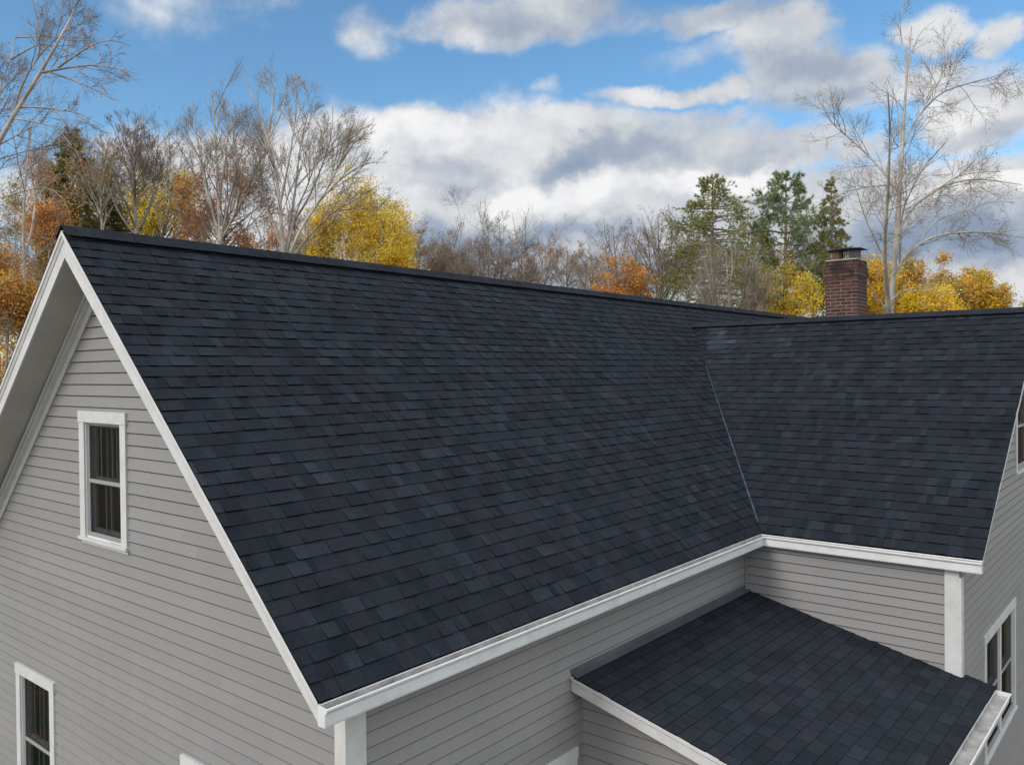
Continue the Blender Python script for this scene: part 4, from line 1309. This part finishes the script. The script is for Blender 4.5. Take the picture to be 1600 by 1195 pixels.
traced('clump of slender bare grey stems above the rust-coloured maple', 345, 34, [
    [(350, 800), (348, 400), (345, 330), (342, 260), (345, 200), (340, 150), (335, 120)],
    [(352, 400), (362, 320), (372, 260), (385, 210), (395, 170)],
    [(346, 400), (330, 330), (316, 250), (305, 190), (300, 150)],
    [(330, 330), (300, 270), (275, 220), (252, 195)],
    [(345, 300), (355, 230), (360, 180), (352, 140)],
    [(348, 380), (372, 330), (398, 270), (405, 220)],
    [(316, 250), (290, 210), (272, 170)],
    [(343, 200), (325, 160), (322, 130)],
    [(372, 400), (380, 330), (378, 270), (385, 230)],
], [(.26, .03), (.18, .03), (.2, .03), (.12, .02), (.1, .02), (.14, .02), (.1, .02), (.08, .02), (.14, .03)],
    103, bm='bark_pale', lv=LV(14, 8, 5, .62, trop=.08, ang=32, rmin=.0065), leaf=dict(n=400, size=.1, cols=RUST, wts=W4))
auto('rust-orange maple above the left part of the ridge', 345, 38, 228, 92, 53, name='maple_tree', cat='rust maple', bm='bark_grey', n=24, base_t=.35, ang0=72, ang1=15, shape='oval',
     leaf=dict(n=6000, size=.17, cols=[(.52, .24, .10), (.42, .17, .07), (.60, .33, .15), (.30, .13, .06)], wts=W4, spread=.16, clump=1.2, cth=0.02), lv=LV(7, 5, 4, .85))
auto('low orange understory tree between the bare stems', 410, 44, 345, 62, 54, name='autumn_tree', cat='autumn tree', bm='bark_grey', n=18, base_t=.3, leaf=dict(n=5000, size=.15, cols=ORA, wts=W4, spread=.2, clump=1.3), lv=LV(7, 5, 4, .9))
auto('yellow understory tree under the slender bare stems', 262, 40, 262, 62, 55, name='autumn_tree', cat='autumn tree', bm='bark_grey', n=22, base_t=.3, shape='oval', leaf=dict(n=7500, size=.15, cols=YEL + OLV[:2], wts=[4, 3, 3, 1, 2, 1], spread=.16, clump=1.25, cth=.0), lv=LV(7, 5, 4, .85))
auto('upright bare tree with dark twigs left of the yellow understory tree', 208, 33, 168, 62, 56, bm='bark_grey', n=20, base_t=.45, ang0=42, ang1=12, shape='vase', lv=LV(8, 6, 4, .8, trop=.08, ang=33), leaf=dict(n=300, size=.1, cols=RUST, wts=W4))
auto('pale-stemmed bare tree with forked trunk near the gable peak', 158, 30, 205, 50, 57, bm='bark_pale', n=14, base_t=.5, ang0=40, ang1=12, shape='vase', lv=LV(7, 6, 4, .75, trop=.07, ang=34), leaf=dict(n=700, size=.1, cols=GOLD, wts=W4))
conifer('olive evergreen behind the gable peak', 118, 44, 202, 52, 24, 'spruce', bare=.2, cols=[(.16, .16, .04), (.11, .12, .035), (.22, .19, .05), (.28, .22, .06)])
conifer('lower dark evergreen behind the forked tree', 168, 50, 262, 40, 25, 'spruce', bare=.2, cols=[(.13, .14, .04), (.09, .10, .035), (.19, .17, .05), (.24, .2, .06)])
traced('large bare leaning tree at the upper left corner', -150, 22, [
    [(-160, 1000), (-120, 600), (-60, 340), (0, 222), (22, 185), (44, 158), (72, 118), (100, 78), (122, 45), (138, 10), (150, -30)],
    [(36, 168), (40, 130), (62, 85), (85, 60), (110, 40), (160, 22)],
    [(66, 128), (105, 112), (150, 100), (200, 108), (216, 112)],
    [(72, 128), (110, 130), (150, 140), (188, 156)],
    [(85, 100), (120, 80), (160, 60), (190, 62), (205, 70)],
    [(60, 90), (58, 50), (50, 10), (40, -30)],
    [(-30, 280), (-10, 200), (0, 130), (20, 90), (30, 40)],
    [(-60, 60), (0, 25), (45, 35), (80, 50)],
    [(-80, 0), (0, 2), (50, 12), (90, 10)],
    [(44, 158), (85, 162), (130, 175), (160, 195)],
    [(100, 78), (110, 40), (112, 0), (118, -30)],
    [(22, 185), (60, 190), (90, 200), (110, 225)],
], [(.36, .05), (.10, .02), (.10, .015), (.08, .012), (.09, .012), (.08, .012), (.14, .02), (.08, .02), (.06, .015), (.06, .012), (.07, .012), (.06, .012)],
    104, bm='bark_grey', lv=LV(12, 8, 5, .6, ang=38, rmin=.005, tmin=.2), leaf=dict(n=500, size=.09, cols=RUST + ORA[:1], wts=[3, 2, 2, 1, 2]))
traced('pale many-limbed bare tree beside the left eave', 40, 26, [
    [(48, 1100), (46, 700), (42, 500), (40, 420), (37, 360), (45, 300), (42, 250), (55, 200)],
    [(38, 370), (20, 340), (5, 310), (-20, 290)],
    [(40, 400), (56, 350), (60, 310), (75, 260), (85, 215)],
    [(40, 390), (22, 360), (8, 335), (0, 322)],
    [(42, 300), (30, 250), (28, 200), (20, 170)],
    [(75, 260), (95, 230), (120, 210), (135, 190)],
    [(0, 300), (40, 290), (70, 285), (98, 310), (105, 345)],
    [(45, 330), (80, 290), (100, 270)],
], [(.30, .04), (.10, .03), (.13, .02), (.12, .02), (.12, .02), (.07, .02), (.08, .02), (.07, .02)],
    105, lv=LV(12, 7, 5, .6, ang=40, rmin=.005), leaf=dict(n=2200, size=.10, cols=RUST + GOLD[:2], wts=[3, 2, 2, 1, 2, 2], zr=(9, 15)))
for (lab, px, dep, top, rad, sd_, lf) in [
    ('orange tree low behind the left rake', 75, 34, 308, 40, 61, dict(n=3500, size=.12, cols=ORA, wts=W4, spread=.2)),
    ('rust-leaved tree at the far left edge', -5, 30, 375, 62, 62, dict(n=8000, size=.12, cols=RUST + ORA + GOLD[:1], wts=[2, 2, 1, 1, 2, 1, 1, 1, 1], spread=.2)),
    ('golden low tree at the far left below the others', 20, 26, 430, 45, 63, dict(n=15000, size=.12, cols=GOLD + ORA[:1], wts=W4 + [3], spread=.2)),
    ('mixed brown and gold tree behind the gable', 110, 48, 318, 60, 64, dict(n=5000, size=.15, cols=RUST + GOLD, wts=W4 * 2, spread=.2)),
    ('rusty leaved tree at the upper left edge', -60, 24, 30, 72, 65, dict(n=3000, size=.11, cols=RUST[:2] + ORA[:2] + YEL[:1], wts=[3, 3, 2, 1, 1], spread=.16, clump=1.4, cth=.1)),
    ('olive and gold tree behind the yellow understory tree', 215, 52, 290, 50, 66, dict(n=6000, size=.16, cols=OLV + GOLD[:2], wts=[2, 1, 2, 1, 2, 2], spread=.22)),
    ('brown bare-topped tree far behind the left ridge', 60, 52, 270, 60, 67, dict(n=3500, size=.15, cols=OLV + RUST[:2], wts=[3, 3, 2, 1, 2, 1], spread=.22)),
]:
    auto(lab, px, dep, top, rad, sd_, name='autumn_tree', cat='autumn tree', bm='bark_grey', n=20, base_t=.2, ang0=75, ang1=20, shape='oval', leaf=lf, lv=LV(7, 5, 4, .9))

# far woodland that reads as one mass behind the left trees
rg = np.random.default_rng(77)
Ps, Rs, Lp = [], [], []
for i in range(150):
    px = rg.uniform(-420, 640); dep = rg.uniform(62, 95)
    base = place(px, dep)
    top = 330 + max(0, px) * .16 + rg.normal(0, 18)
    Ht = up_at(px, top, dep)
    Ps.append(resample([base, base + np.array([rg.normal(0, .3), rg.normal(0, .3), Ht * .5]), base + np.array([rg.normal(0, .6), rg.normal(0, .6), Ht])], 6)); Rs.append(np.linspace(.16, .02, 6))
Ps = np.array(Ps); Rs = np.array(Rs)
Q, QR = spawn(rg, Ps, Rs, 14, .35, 48, .26, .06, .12, 5, .02)
Q2, QR2 = spawn(rg, Q, QR, 7, .2, 42, .5, .05, .15, 4, .012)
V, F = tubes(Ps, Rs, 4); V2, F2 = tubes(Q, QR, 3); V3, F3 = tubes(Q2, QR2, 3)
n_t = len(F) + len(F2) + len(F3)
Vt = np.concatenate([V, V2, V3]); Ft = np.concatenate([F, F2 + len(V), F3 + len(V) + len(V2)])
n = 90000
ip = rg.integers(0, len(Q2), n)
pts = Q2[ip, rg.integers(1, 4, n)] + rg.normal(0, .25, (n, 3))
treeid = ip // (14 * 7) % 5
pal = [RUST, GOLD, OLV, RUST, ORA]
V4, F4, C4 = leaves(rg, pts, .22, RUST, W4)
for t_ in range(5):
    kk = (ip // 98) % 5 == t_
    C4[kk] = np.array(pal[t_])[rg.choice(4, kk.sum(), p=[.35, .3, .2, .15])] * rg.uniform(.7, 1.15, (kk.sum(), 1))
n = 26000     # undergrowth and low branches of the wood at the far left
px_ = rg.uniform(-450, 110, n); dp_ = rg.uniform(38, 62, n)
pt = CAM[None] + dp_[:, None] * (FWD[None] + RGT[None] * (px_[:, None] - 800) / 1292.8)
pt[:, 2] = GZ + rg.uniform(.1, 1, n) ** .8 * 10.5
V5, F5, C5 = leaves(rg, pt, .24, RUST + GOLD, W4 * 2)
V4 = np.concatenate([V4, V5]); F4 = np.concatenate([F4, F5 + len(V4) - len(V5)]); C4 = np.concatenate([C4, C5])
wood = fast_mesh('woodland', np.concatenate([Vt, V4]), np.concatenate([Ft, F4 + len(Vt)]), np.concatenate([np.ones((n_t, 3)) * np.array([[.16, .13, .11]]), C4]), M['leaf'], None)
wood['kind'] = 'stuff'; wood['label'] = 'distant mixed autumn woodland behind the left trees'; wood['category'] = 'woodland'
